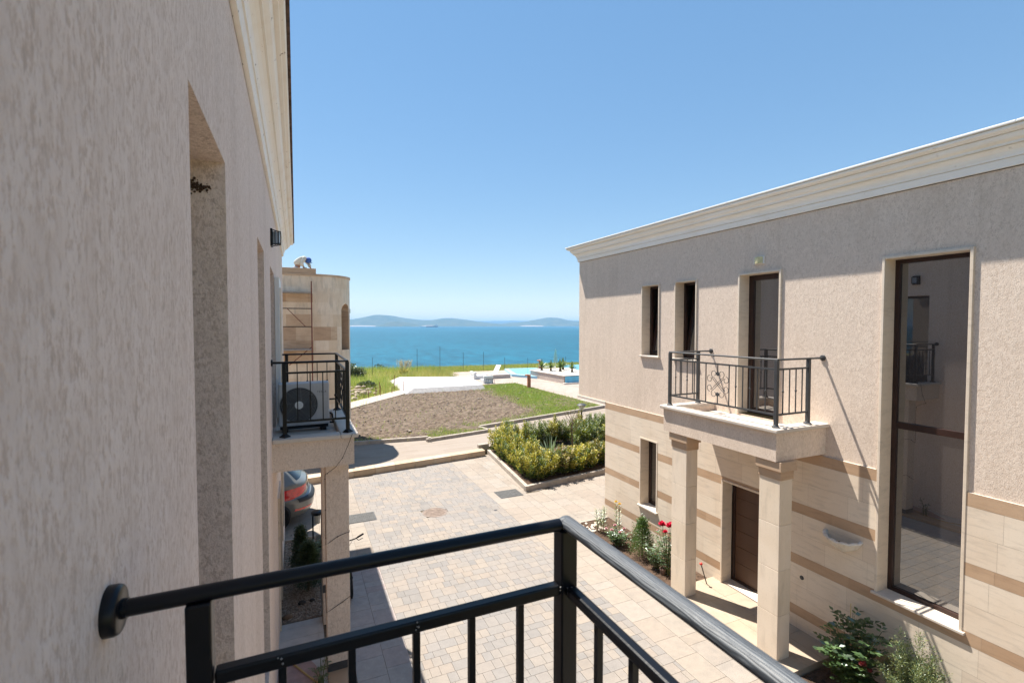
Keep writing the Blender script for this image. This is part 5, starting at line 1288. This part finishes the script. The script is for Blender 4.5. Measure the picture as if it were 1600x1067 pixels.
def worker():
    Y = 25.05; T = thing('person', 'worker in pale work clothes and blue cap bending over the stone parapet', 'person', XF_T((.05, Y, 6.6)))
    XP = XF_T
    skin = plain('skin', (.36, .19, .12), .6)
    hip, ch, nk, hdp = (.02, Y, 7.72), (.27, Y, 8.12), (.46, Y, 8.17), (.57, Y, 8.06)
    shr, shl = (.40, Y-.19, 8.14), (.40, Y+.19, 8.14)
    er, hr = (.27, Y-.24, 7.88), (.38, Y-.22, 7.69); el, hl = (.60, Y+.14, 7.92), (.66, Y+.02, 7.70)
    kn = [(.15, Y-.14, 7.2), (.12, Y+.15, 7.2)]; an = [(-.02, Y-.14, 6.68), (-.05, Y+.15, 6.68)]; to = [(.22, Y-.15, 6.64), (.19, Y+.16, 6.64)]
    P = [hip, ch, nk, hdp, (.63, Y, 7.96), shr, er, hr, shl, el, hl, kn[0], an[0], to[0], kn[1], an[1], to[1]]
    E_ = [(0, 1), (1, 2), (2, 3), (3, 4), (1, 5), (5, 6), (6, 7), (1, 8), (8, 9), (9, 10), (0, 11), (11, 12), (12, 13), (0, 14), (14, 15), (15, 16)]
    r_ = [.12, .14, .06, .095, .06, .06, .045, .035, .06, .045, .035, .065, .045, .035, .065, .045, .035]
    base = len(P)
    for (h, sgn) in ((7, -1), (10, 1)):      # five fingers on each hand
        hx, hy, hz = P[h]
        for k in range(5):
            o_ = (k-2)*.018; P.append((hx+.045, hy+o_, hz-.03 if k else hz)); r_.append(.011); E_.append((h, len(P)-1))
            P.append((hx+.06+(.015 if k in (2, 3) else 0), hy+o_*1.2, hz-.075 if k else hz-.02)); r_.append(.009); E_.append((len(P)-2, len(P)-1))
    skinned('body', P, E_, r_, skin, T)
    shirt = plain('pale_shirt', (.52, .51, .46), .9)
    skinned('shirt', [(.03, Y, 7.78), (.14, Y, 7.97), (.28, Y, 8.13), (.42, Y, 8.17), shr, er, (.35, Y-.225, 7.74), shl, el, (.65, Y+.05, 7.75)],
            [(0, 1), (1, 2), (2, 3), (2, 4), (4, 5), (5, 6), (2, 7), (7, 8), (8, 9)], [(.15, .17), (.16, .18), (.165, .19), (.10, .11), .095, .075, .06, .095, .075, .06], shirt, T)
    skinned('trousers', [(.0, Y, 7.80), (.02, Y, 7.66), (.04, Y-.10, 7.54), kn[0], an[0], (.04, Y+.10, 7.54), kn[1], an[1]], [(0, 1), (1, 2), (2, 3), (3, 4), (1, 5), (5, 6), (6, 7)], [.15, .17, .12, .095, .075, .12, .095, .075], plain('grey_trousers', (.34, .34, .36), .9), T)
    m = MB(); m.ball((.575, Y, 8.075), .142, 14, 9, (1.02, .86, 1.0)); cp_ = m.build('cap', plain('blue_cap', (.03, .10, .36), .8), T, smooth=True)
    m = MB(); m.ball((.685, Y, 7.97), .085, 10, 5, (.9, .9, .22)); m.build('cap_peak', plain('blue_peak', (.05, .12, .33), .8), cp_, smooth=True)
    m = MB(); m.ball((.50, Y-.09, 8.085), .022, 8, 6, (1, .5, 1.4)); m.ball((.50, Y+.09, 8.085), .022, 8, 6, (1, .5, 1.4)); m.build('ear', skin, T, smooth=True)
    m = MB(); m.ball((.655, Y, 8.0), .02, 8, 6, (1, .7, 1.3)); m.build('nose', skin, T, smooth=True)
    for k in (0, 1):
        m = MB(); a, b = an[k], to[k]; m.ball(((a[0]+b[0])/2+.02, a[1], 6.66), .1, 10, 6, (1.35, .55, .45)); m.build('boot', MT['rubber'], T, smooth=True)
    D = thing('hand_tool', 'dark hand grinder held by the worker on the roof', 'tool', XF_T((.40, Y-.2, 7.66)))
    m = MB(); m.tube([(.33, Y-.22, 7.70), (.50, Y-.22, 7.665)], .035, 9); m.build('grip', MT['rubber'], D, smooth=True)
    m = MB(); m.lathe([(.055, 0), (.055, .02)], (.52, Y-.22, 7.64), (.3, 0, 1), 14); m.build('grinding_disc', MT['grey_metal'], D)
XFORM = XF_T
worker()
XFORM = None

# ------------------------------------------------------------------ soil plot, lawn, meadow
def pip(x, y, poly):
    c = np.zeros(x.shape, bool); n = len(poly); j = n-1
    for i in range(n):
        xi, yi = poly[i]; xj, yj = poly[j]
        with np.errstate(divide='ignore', invalid='ignore'):
            t_ = ((yi > y) != (yj > y)) & (x < (xj-xi)*(y-yi)/(yj-yi+1e-12)+xi)
        c ^= t_; j = i
    return c
PLOT = [(-6, 21.1), (1.5, 20.3), (5.0, 19.94), (5.02, 19.6), (7.9, 20.26), (7.72, 21.0), (16.2, 23.5), (16.2, 35.6), (13.2, 35.3), (7.6, 34.3), (2.7, 28.4), (-6, 26.2)]
def nz(x, y, f, seed):
    r_ = np.random.default_rng(seed); o = np.zeros_like(x)
    for k in range(9):
        a = r_.uniform(0, 2*np.pi); q = f*r_.uniform(.6, 1.8); o = o+np.sin((x*np.cos(a)+y*np.sin(a))*q+r_.uniform(0, 6))
    return o/9
def plot():
    s_ = .13; xs_ = np.arange(-6, 16.4, s_); ys_ = np.arange(19.4, 35.8, s_); X, Y = np.meshgrid(xs_, ys_)
    Z = UZ+.07+.06*nz(X, Y, .8, 1)+.07*nz(X, Y, 5, 2)+rng.uniform(-.035, .035, X.shape)
    inn = pip(X+s_/2, Y+s_/2, PLOT); nx = len(xs_); fs = []
    for j in range(len(ys_)-1):
        for i in range(nx-1):
            if inn[j, i]: a = j*nx+i; fs.append((a, a+1, a+nx+1, a+nx))
    t = NT('clod_soil'); v = t.pos(); f = t.noise(v, 5, 7, .72); g = t.noise(v, .5, 4)
    c = t.ramp(f, [(.3, (.058, .040, .028)), (.5, (.125, .092, .068)), (.66, (.23, .175, .128))]); c = t.mix(t.ramp(g, [(.4, 0.), (.7, .45)]), c, (.165, .13, .10))
    t.principled(c, .95, .1, t.bump(f, 1.0, .06))
    me = bpy.data.meshes.new('soil_plot'); me.from_pydata(np.stack([X.ravel(), Y.ravel(), Z.ravel()], 1).tolist(), [], fs)
    o = link_mesh('soil_plot', me, t.m); o['kind'] = 'structure'
    cl = MB()
    for k in range(1700):
        x, y = random.uniform(-5, 16), random.uniform(19.6, 35.4)
        if pip(np.array([x]), np.array([y]), PLOT)[0]: q = random.uniform(.015, .045)*(2.2 if random.random() < .02 else 1); cl.ball((x, y, UZ+.09), q, 5, 3, (1, random.uniform(.7, 1.3), .8))
    tag(cl.build('soil_clods', stone_mat('clods', (.10, .075, .057), (.21, .165, .125), amt=.5)), kind='stuff')
plot()
def blades(name, pts, h, w_, mat, lean=.35):
    n = len(pts); a = rng.uniform(0, 2*np.pi, n); hh = h*rng.uniform(.5, 1.25, n); ww = w_*rng.uniform(.7, 1.3, n)
    la_ = rng.normal(0, lean, (n, 2))*hh[:, None]; dx = np.stack([np.cos(a), np.sin(a), np.zeros(n)], 1)*ww[:, None]/2
    b0 = pts-dx; b1 = pts+dx; tip = pts.copy(); tip[:, 2] += hh; tip[:, :2] += la_
    vs = np.stack([b0, b1, tip], 1).reshape(-1, 3).astype(np.float32)
    me = bpy.data.meshes.new(name); me.vertices.add(3*n); me.vertices.foreach_set('co', vs.ravel()); me.loops.add(3*n); me.loops.foreach_set('vertex_index', np.arange(3*n, dtype=np.int32))
    me.polygons.add(n); me.polygons.foreach_set('loop_start', (np.arange(n)*3).astype(np.int32))
    try: me.polygons.foreach_set('loop_total', np.full(n, 3, np.int32))
    except Exception: pass
    me.update(calc_edges=True); me.validate()
    o = link_mesh(name, me, mat); o['kind'] = 'stuff'; return o
def scatter(n, x0, x1, y0, y1, dens, z=None):
    x = rng.uniform(x0, x1, n); y = rng.uniform(y0, y1, n); k = rng.uniform(0, 1, n) < dens(x, y); x, y = x[k], y[k]
    zz = terrain_h(x, y) if z is None else np.full(x.shape, z); return np.stack([x, y, zz], 1)
def lawn_d(x, y):
    edge = np.interp(y, [20, 22, 24, 27, 30, 33, 36], [9.0, 11.2, 12.4, 12.6, 12.6, 12.4, 12.2])+.9*nz(x, y, 1.3, 4)
    d = smooth(-.9, 1.2, x-edge)
    strip = smooth(1.3, .2, y-(20.3+.27*np.clip(x-5, 0, 12)))*.45*(x > 5)+smooth(.9, .1, y-20.2)*.3
    return np.clip(d*(.85+.55*nz(x, y, 2.4, 6))+strip*(nz(x, y, 3, 8) > -.1)+.008, 0, 1)*pip(x, y, PLOT)
blades('lawn_grass', scatter(230000, -5, 16.3, 19.6, 35.6, lawn_d, UZ+.06), .13, .020, LM['grass_green'])
blades('lawn_weeds', scatter(9000, -5, 16.3, 19.6, 35.6, lambda x, y: lawn_d(x, y)*(nz(x, y, 3.2, 21) > .15), UZ+.06), .26, .035, LM['grass_green'], .45)
blades('dry_grass', scatter(75000, -5, 16.3, 19.6, 35.6, lambda x, y: lawn_d(x, y)*.6+.012, UZ+.06), .11, .02, LM['grass_dry'])
DECK = [(6.9, 33.4), (13.6, 33.4), (30, 30), (30, 46.2), (14, 46.2), (13.6, 42.2), (6.9, 42.2)]
STRIP = [(2.7, 28.5), (7.7, 34.3), (7.2, 35.7), (2.4, 30.2), (-6, 26.5), (-6, 25.0)]
def field_d(x, y):
    return (~pip(x, y, DECK))*(~pip(x, y, STRIP))*(~pip(x, y, PLOT))*((x < 7.2)*(y > 27.5)+(y > 42)*1.0 > 0)*np.clip(.6+.5*nz(x, y, .5, 12), .05, 1)*(y < 56)
blades('meadow_grass', scatter(90000, -6, 14, 27.5, 56, lambda x, y: field_d(x, y)*np.clip(.35+.8*nz(x, y, .35, 14), 0, 1)), .55, .03, LM['grass_green'], .3)
blades('meadow_grass', scatter(80000, -6, 14, 27.5, 56, lambda x, y: field_d(x, y)*np.clip(.5-.8*nz(x, y, .35, 14), 0, 1)), .5, .028, LM['grass_dry'], .3)
blades('meadow_grass', scatter(60000, 12, 46, 44.5, 56, field_d), .34, .03, LM['grass_green'], .3)
blades('meadow_grass', scatter(80000, 12, 46, 44.5, 56, field_d), .34, .03, LM['grass_dry'], .3)
MB().prism(STRIP, .0, .3).build('concrete_strip', plain('pale_concrete', (.36, .30, .25), .9, var=.12), kind='structure')

# ------------------------------------------------------------------ pool terrace
MB().prism([(16.25, 20), (40, 20), (40, 46.4), (13.4, 46.4), (13.4, 35.65), (16.25, 35.75)], .0, .30).build('pool_terrace', MT['terrace'], kind='structure')
MB().prism([(9.5, 34.5), (13.8, 34.9), (13.8, 42), (9.5, 41)], .0, .255).build('pool_terrace', MT['terrace'], kind='structure')
top = [(7.42, 33.5), (12.61, 33.6), (13.55, 39.4), (7.94, 41.4)]; bot = [(6.75, 33.15), (12.75, 33.3), (13.75, 39.7), (7.2, 41.7)]
m = MB(); m.add([(x, y, .25) for x, y in bot]+[(x, y, .58) for x, y in top], [(3, 2, 1, 0), (4, 5, 6, 7), (0, 1, 5, 4), (1, 2, 6, 5), (2, 3, 7, 6), (3, 0, 4, 7)])
T = thing('sun_deck', 'large flat white raised deck between the bare soil and the sea', 'deck', (10, 37, .25)); m.build('deck_body', plain('deck_side_shade', (.40, .37, .35), .8), T, bevel=.02)  # shading of the sides put in as a darker colour than the boards
m = MB()
for i in range(11):
    t0, t1 = i/11, (i+1)/11
    L = lambda a, b, t_: (a[0]+(b[0]-a[0])*t_, a[1]+(b[1]-a[1])*t_)
    a, b = L(top[0], top[1], t0), L(top[0], top[1], t1); c, d = L(top[3], top[2], t1), L(top[3], top[2], t0)
    m.add([(*a, .584), (b[0]-.02, b[1], .584), (c[0]-.02, c[1], .584), (*d, .584)], [(0, 1, 2, 3)])
m.build('deck_boards', MT['white_deck'], T)
# pool and planter
T = thing('planter', 'long stone planter with pale top beside the pool', 'planter', (20.5, 36, .3))
m = MB(); m.prism([(19.55, 33.55), (21.9, 33.55), (24.0, 39.9), (19.3, 39.2)], .28, .90); m.build('planter_wall', plain('pinkish_stone', (.44, .36, .31), .85), T, bevel=.02)
m = MB(); m.prism([(19.5, 33.5), (21.9, 33.5), (24.05, 39.95), (19.24, 39.25)], .902, .96); m.build('coping', MT['sill'], T, bevel=.01)
T = thing('swimming_pool', 'raised swimming pool with blue tiled side at the right of the planter', 'pool', (24, 36, .3))
m = MB(); m.box(19.6, 34, 33.40, 33.5, .40, .86); m.prism([(22.0, 33.5), (34, 33.5), (34, 44), (25.5, 44), (24.1, 39.9)], .28, .82); m.build('pool_wall', MT['tile_blue'], T)
m = MB(); m.prism([(22.3, 33.8), (33.8, 33.8), (33.8, 43.8), (25.6, 43.8), (24.3, 39.8)], .825, .84); m.build('water', plain('pool_water', (.03, .36, .52), .05, .6, var=.1, bump=.3, bscale=3), T)
m = MB(); m.box(19.3, 34, 33.1, 33.4, .28, .40); m.build('coping', MT['sill'], T)
T = thing('shallow_pool', 'shallow pale blue paddling pool left of the planter', 'pool', (19.6, 41, .3))
m = MB(); m.prism([(17.9, 40.2), (19.2, 37.6), (19.25, 39.5), (23.2, 40.2), (22.8, 45.3), (19.6, 45.8)], .29, .52); m.build('pool_wall', plain('pale_blue_tile', (.32, .55, .68), .4, var=.08), T)
m = MB(); m.prism([(18.5, 40.4), (19.3, 39.3), (22.7, 40.5), (22.4, 45), (19.9, 45.4)], .524, .53); m.build('water', plain('shallow_water', (.14, .50, .66), .06, .6, var=.1, bump=.3, bscale=3), T)
pal = rosette('palm', 'small bushy palm on the planter by the pool', 'palm', 44, .75, .09, LM['palm'], 71, .32, 10, 85, .35); pal['group'] = 'small palms on the planter'
pal.location = (20.05, 38.4, .95); 
for (x, y, s_, a) in ((20.55, 37.6, .95, 1), (21.1, 36.9, 1.1, 2), (22.2, 38.3, 1.05, 4), (21.7, 35.9, .95, 5)): dup(pal, (x, y, .95), a, None, None, s_)
def lounger(label, x, y, a, back=60):
    T = thing('sun_lounger', label, 'sun lounger', (0, 0, 0)); 
    m = MB(); m.box(-.95, .35, -.33, .33, .26, .31); 
    m.build('seat', MT['plastic_white'], T, bevel=.01)
    m = MB(); c_, s_ = math.cos(R(back)), math.sin(R(back)); m.add([(.35+q*.85*c_+o*s_, yy, .285+q*.85*s_-o*c_*-1) for q in (0, 1) for yy in (-.33, .33) for o in (-.022, .022)], [(0, 2, 3, 1), (4, 5, 7, 6), (0, 1, 5, 4), (2, 6, 7, 3), (0, 4, 6, 2), (1, 3, 7, 5)]); m.build('backrest', MT['plastic_white'], T)
    for (lx, ly_) in ((-.85, -.3), (-.85, .3), (.3, -.3), (.3, .3)): m = MB(); m.box(lx-.025, lx+.025, ly_-.025, ly_+.025, 0, .26); m.build('leg', MT['plastic_white'], T)
    T.location = (x, y, .30); T.rotation_euler = (0, 0, a); return T
lounger('white sun lounger with its backrest raised beside the deck', 16.3, 41.0, R(18), 58)
lounger('cream beach lounger with tall backrest left of the palms', 24.2, 45.2, R(150), 65)
m = MB(); m.box(15.75, 17.4, 39.3, 40.0, .29, .64); tag(m.build('stone_bench', plain('bench_stone', (.46, .4, .36), .9), bevel=.02), 'low grey stone bench block right of the white cube', 'bench')
T = thing('daybed', 'low white daybed block at the corner of the deck', 'daybed', (14.2, 40, .25))
m = MB(); m.box(14.0, 15.2, 39.4, 40.6, .26, .62); m.build('base', MT['plastic_white'], T, bevel=.04); m = MB(); m.box(14.0, 14.25, 39.4, 40.6, .62, .92); m.build('backrest', MT['plastic_white'], T, bevel=.04)
T = thing('lounge_cube', 'white lounge cube standing behind the wire chair', 'armchair', (14.1, 36.6, .25))
m = MB(); m.box(13.72, 14.55, 36.3, 37.1, .26, .62); m.build('seat', MT['plastic_white'], T, bevel=.04)
m = MB(); m.box(13.72, 14.55, 36.3, 36.5, .622, .92); m.build('backrest', MT['plastic_white'], T, bevel=.04)
T = thing('wire_chair', 'thin black metal chair frame in front of the white cube', 'chair', (14.0, 35.7, .27))
for (x, y) in ((13.75, 35.5), (14.35, 35.5), (13.75, 35.95), (14.35, 35.95)): m = MB(); m.tube([(x, y, .27), (x+(.05 if x < 14 else -.05), y, .72)], .013, 6); m.build('leg', MT['black'], T)
m = MB(); m.tube([(13.8, 35.5, .72), (14.3, 35.5, .72), (14.3, 35.95, .72), (13.8, 35.95, .72), (13.8, 35.5, .72)], .012, 6)
m.tube([(13.8, 35.5, .3), (14.05, 35.5, .60), (14.3, 35.5, .3)], .010, 6); m.tube([(13.82, 35.5, .85), (14.05, 35.5, .60), (14.28, 35.5, .85)], .010, 6); m.build('seat', MT['black'], T)
def tbollard(label, x, y):
    T = thing('bollard_lamp', label, 'lamp', (x, y, .3))
    m = MB(); m.lathe([(.14, 0), (.14, .80), (.13, .82), (.13, .98), (.11, 1.0)], (x, y, .28), n=16); m.build('post', MT['terracotta'], T, smooth=True)
    m = MB(); m.tube([(x, y, 1.26), (x-.2, y, 1.27), (x-.32, y, 1.24)], .10, 10, True, (1, .55)); m.build('lamp_head', MT['terracotta'], T, smooth=True)
tbollard('terracotta bollard lamp with side head at the edge of the green lawn', 15.95, 32.6); tbollard('terracotta bollard lamp standing far off beside the cream lounger', 23.6, 45.6)
T = thing('parasol', 'closed pale green parasol standing against the sea', 'parasol', (25.72, 46, .3))
m = MB(); m.lathe([(.02, 0), (.02, 2.1)], (25.72, 46, .3), n=8); m.build('pole', MT['white_paint'], T)
m = MB(); n = 16; vs = []; fs = []
for i, (q, z) in enumerate(((.02, 2.12), (.07, 1.9), (.13, 1.4), (.2, .75), (.17, .72))):
    for k in range(n): a = 2*math.pi*k/n; r_ = q*(1+(.28 if k % 2 else -.15)*(i > 0)); vs.append((25.72+r_*math.cos(a), 46+r_*math.sin(a), .3+z))
for i in range(4):
    for k in range(n): fs.append((i*n+k, i*n+(k+1) % n, (i+1)*n+(k+1) % n, (i+1)*n+k))
m.add(vs, fs); m.build('canopy', plain('mint_canvas', (.34, .55, .50), .9), T)
# fence along the cliff
T = thing('wire_fence', 'wire fence on dark posts along the cliff edge in front of the sea', 'fence', (16, 46.5, .2))
FP = [(6.7, 48.2, 1.9), (10.7, 46.6, 2.7), (12.95, 46.5, 2.9), (15.4, 46.6, 2.25), (17.6, 46.6, 2.25), (20.0, 46.7, 1.6), (22.7, 46.7, 1.5), (27.4, 46.7, 1.5), (31, 46.8, 1.5), (3.0, 49, 1.8)]
for (x, y, zt) in FP: m = MB(); m.tube([(x, y, .1), (x, y, zt)], .019, 6); m.build('post', MT['grey_metal'], T)
FPs = sorted(FP)
for zf in (.45, .8, 1.2):
    m = MB()
    for a, b in zip(FPs, FPs[1:]): m.tube([(a[0], a[1], zf), ((a[0]+b[0])/2, (a[1]+b[1])/2, zf-.03), (b[0], b[1], zf)], .003, 4)
    m.build('wire', MT['grey_metal'], T)
for k, (x, y, h) in enumerate(((4.78, 33.0, .55), (5.06, 32.9, .7), (5.3, 34.9, .7), (6.4, 35.2, 1.1), (6.95, 34.6, .7), (6.0, 33.9, .45), (4.2, 32.2, .5))):
    m = MB(); m.tube([(x, y, .1), (x+.03, y, .3+h)], .022, 5); tag(m.build('rebar_stake', MT['rust']), 'thin rusty stake along the pale concrete strip left of the white deck', 'stake', 'rebar stakes')
# rubble at the left
rb = MB(); rr = random.Random(5)
for k in range(60): rb.ball((rr.gauss(3.9, .45), rr.gauss(34.6, .8), .3+abs(rr.gauss(0, .14))), rr.uniform(.06, .2), 6, 4, (1.3, 1, .6))
tag(rb.build('rubble', stone_mat('rubble_stone', (.25, .18, .12), (.5, .4, .3))), kind='stuff')
# bushes on the slope
def bush(label, x, y, z, rx, rz, n, mat, seed, name='bush', cat='bush'):
    T = thing(name, label, cat, (x, y, z)); rr = np.random.default_rng(seed); Lf = Leaves()
    cs = [(rr.normal(0, .5)*rx, rr.normal(0, .35)*rx, abs(rr.normal(.5, .3))*rz, rr.uniform(.35, .6)) for _ in range(12)]
    for c in cs:
        for k in range(n//12):
            d = rr.normal(0, 1, 3); d /= np.linalg.norm(d); p = np.array(c[:3])+d*c[3]*rz*rr.uniform(.7, 1.05)*np.array([1.2, 1.2, .8])
            Lf.leaf(p, d+rr.normal(0, .5, 3), rr.normal(0, 1, 3), rr.uniform(.14, .26), rr.uniform(.08, .13))
    link_mesh('foliage', Lf.mesh('foliage'), mat, T)
    m = MB()
    for k in range(5): m.tube([(x+.1*k, y, z-.6), (x+rr.normal(0, .5)*rx, y, z+.6*rz)], [.07, .03], 6)
    m.build('trunk', MT['bark'], T); return T
for k, (x, y, z, rx, rz) in enumerate([(8.2, 75, -3.6, 2.2, 2.0), (11.0, 76, -3.5, 1.6, 1.8), (5.2, 73, -3.2, 1.8, 2.1), (13.6, 77, -4.4, 1.4, 1.3)]):
    bush(['dark bush showing highest on the slope before the sea', 'dark rounded bush right of the highest one on the slope', 'dark bush half hidden behind the stone house on the slope', 'low dark bush, rightmost on the slope before the sea'][k], x, y, z, rx, rz, 2400, LM['thuja_dark'], 80+k)
bush('grey-green scrub at the meadow edge beside the stone house', 4.6, 46, .3, .8, .8, 1500, LM['bush_grey'], 90)
bush('low grey weeds spreading in the meadow near the rubble', 4.6, 37.5, .2, .8, .35, 1500, LM['bush_grey'], 91)
T = thing('pampas_grass', 'pale feathery pampas grass tuft in front of the sea', 'ornamental grass', (9.4, 46.6, .2)); Lf = Leaves(); L2 = Leaves()
for k in range(260):
    a = rng.uniform(0, 6.3); el = R(rng.uniform(45, 88)); d = np.array([math.cos(a)*math.cos(el), math.sin(a)*math.cos(el), math.sin(el)]); Lf.leaf(np.array([.25*math.cos(a), .25*math.sin(a), 0]), d, np.array([0, 0, 1.]), rng.uniform(.6, 1.0), .03, .05)
for k in range(22):
    a = rng.uniform(0, 6.3); b = np.array([.62*math.cos(a)*rng.uniform(.1, 1), .5*math.sin(a), .55+rng.uniform(0, .3)]); d = np.array([.18*math.cos(a)+.08, .1, 1.])
    for q in range(60): p = b+d*.62*rng.uniform(0, 1)+rng.normal(0, .045, 3); L2.leaf(p, d+rng.normal(0, .5, 3), rdir(), .12, .03)
link_mesh('leaves', Lf.mesh('leaves'), LM['grass_dry'], T); link_mesh('plumes', L2.mesh('plumes'), LM['pampas'], T)

# ------------------------------------------------------------------ ship
def ship():
    d = 4300.0; la_ = (675-800)/755*d; fx, fy = math.sin(yaw), math.cos(yaw); x0, y0 = fx*d+fy*la_, fy*d-fx*la_
    T = thing('cargo_ship', 'dark cargo ship lying far out on the sea below the hills', 'ship', (x0, y0, SEA)); T.rotation_euler = (0, 0, 0)
    def P(u, v, z): return (x0+fy*u+fx*v, y0-fx*u+fy*v, SEA+z)
    m = MB(); st_ = [(-52, 1.5, 10), (-47, 8, 9), (-30, 9, 7.5), (30, 9, 7.5), (48, 8.5, 8.5), (53, 6, 9)]
    vs = [P(u, s_*w_*(.8 if lv == 0 else 1), 0-.5 if lv == 0 else h) for (u, w_, h) in st_ for lv in (0, 1) for s_ in (-1, 1)]
    fs = []
    for i in range(len(st_)-1):
        b = i*4; fs += [(b, b+4, b+6, b+2), (b+1, b+3, b+7, b+5), (b+2, b+6, b+7, b+3), (b, b+1, b+5, b+4)]
    fs += [(0, 2, 3, 1), (20, 21, 23, 22)]; m.add(vs, fs); m.build('hull', plain('ship_hull', (.06, .035, .035), .7), T)
    def bx(u0, u1, w_, z0, z1):
        m = MB(); m.add([P(u, v, z) for z in (z0, z1) for v in (-w_, w_) for u in (u0, u1)], [(0, 2, 3, 1), (4, 5, 7, 6), (0, 1, 5, 4), (2, 6, 7, 3), (0, 4, 6, 2), (1, 3, 7, 5)]); return m
    bx(36, 46, 7, 8.5, 19).build('bridge', plain('ship_white', (.5, .47, .44), .7), T)
    for k in range(4): bx(-40+k*18, -26+k*18, 7, 7.6, 10.5).build('hatch', plain('ship_deck', (.14, .08, .07), .8), T)
    bx(39, 42, 2, 19, 25).build('funnel', MT['rust'], T)
    bx(-45, -44.4, .4, 9, 20).build('mast', MT['grey_metal'], T)
ship()

# ------------------------------------------------------------------ sea air
def haze():
    t = NT('sea_haze'); v = t.n('ShaderNodeVolumePrincipled'); v.inputs['Color'].default_value = (.32, .62, 1.0, 1); v.inputs['Density'].default_value = HAZE
    v.inputs['Anisotropy'].default_value = 0.0; t.l(v.outputs[0], t.out.inputs['Volume'])
    o = MB().box(-21000, 31000, -200, 33000, SEA-7, 135).build('haze', t.m); o['kind'] = 'stuff'; o.display_type = 'WIRE'
HAZE = 1.1e-4
haze()
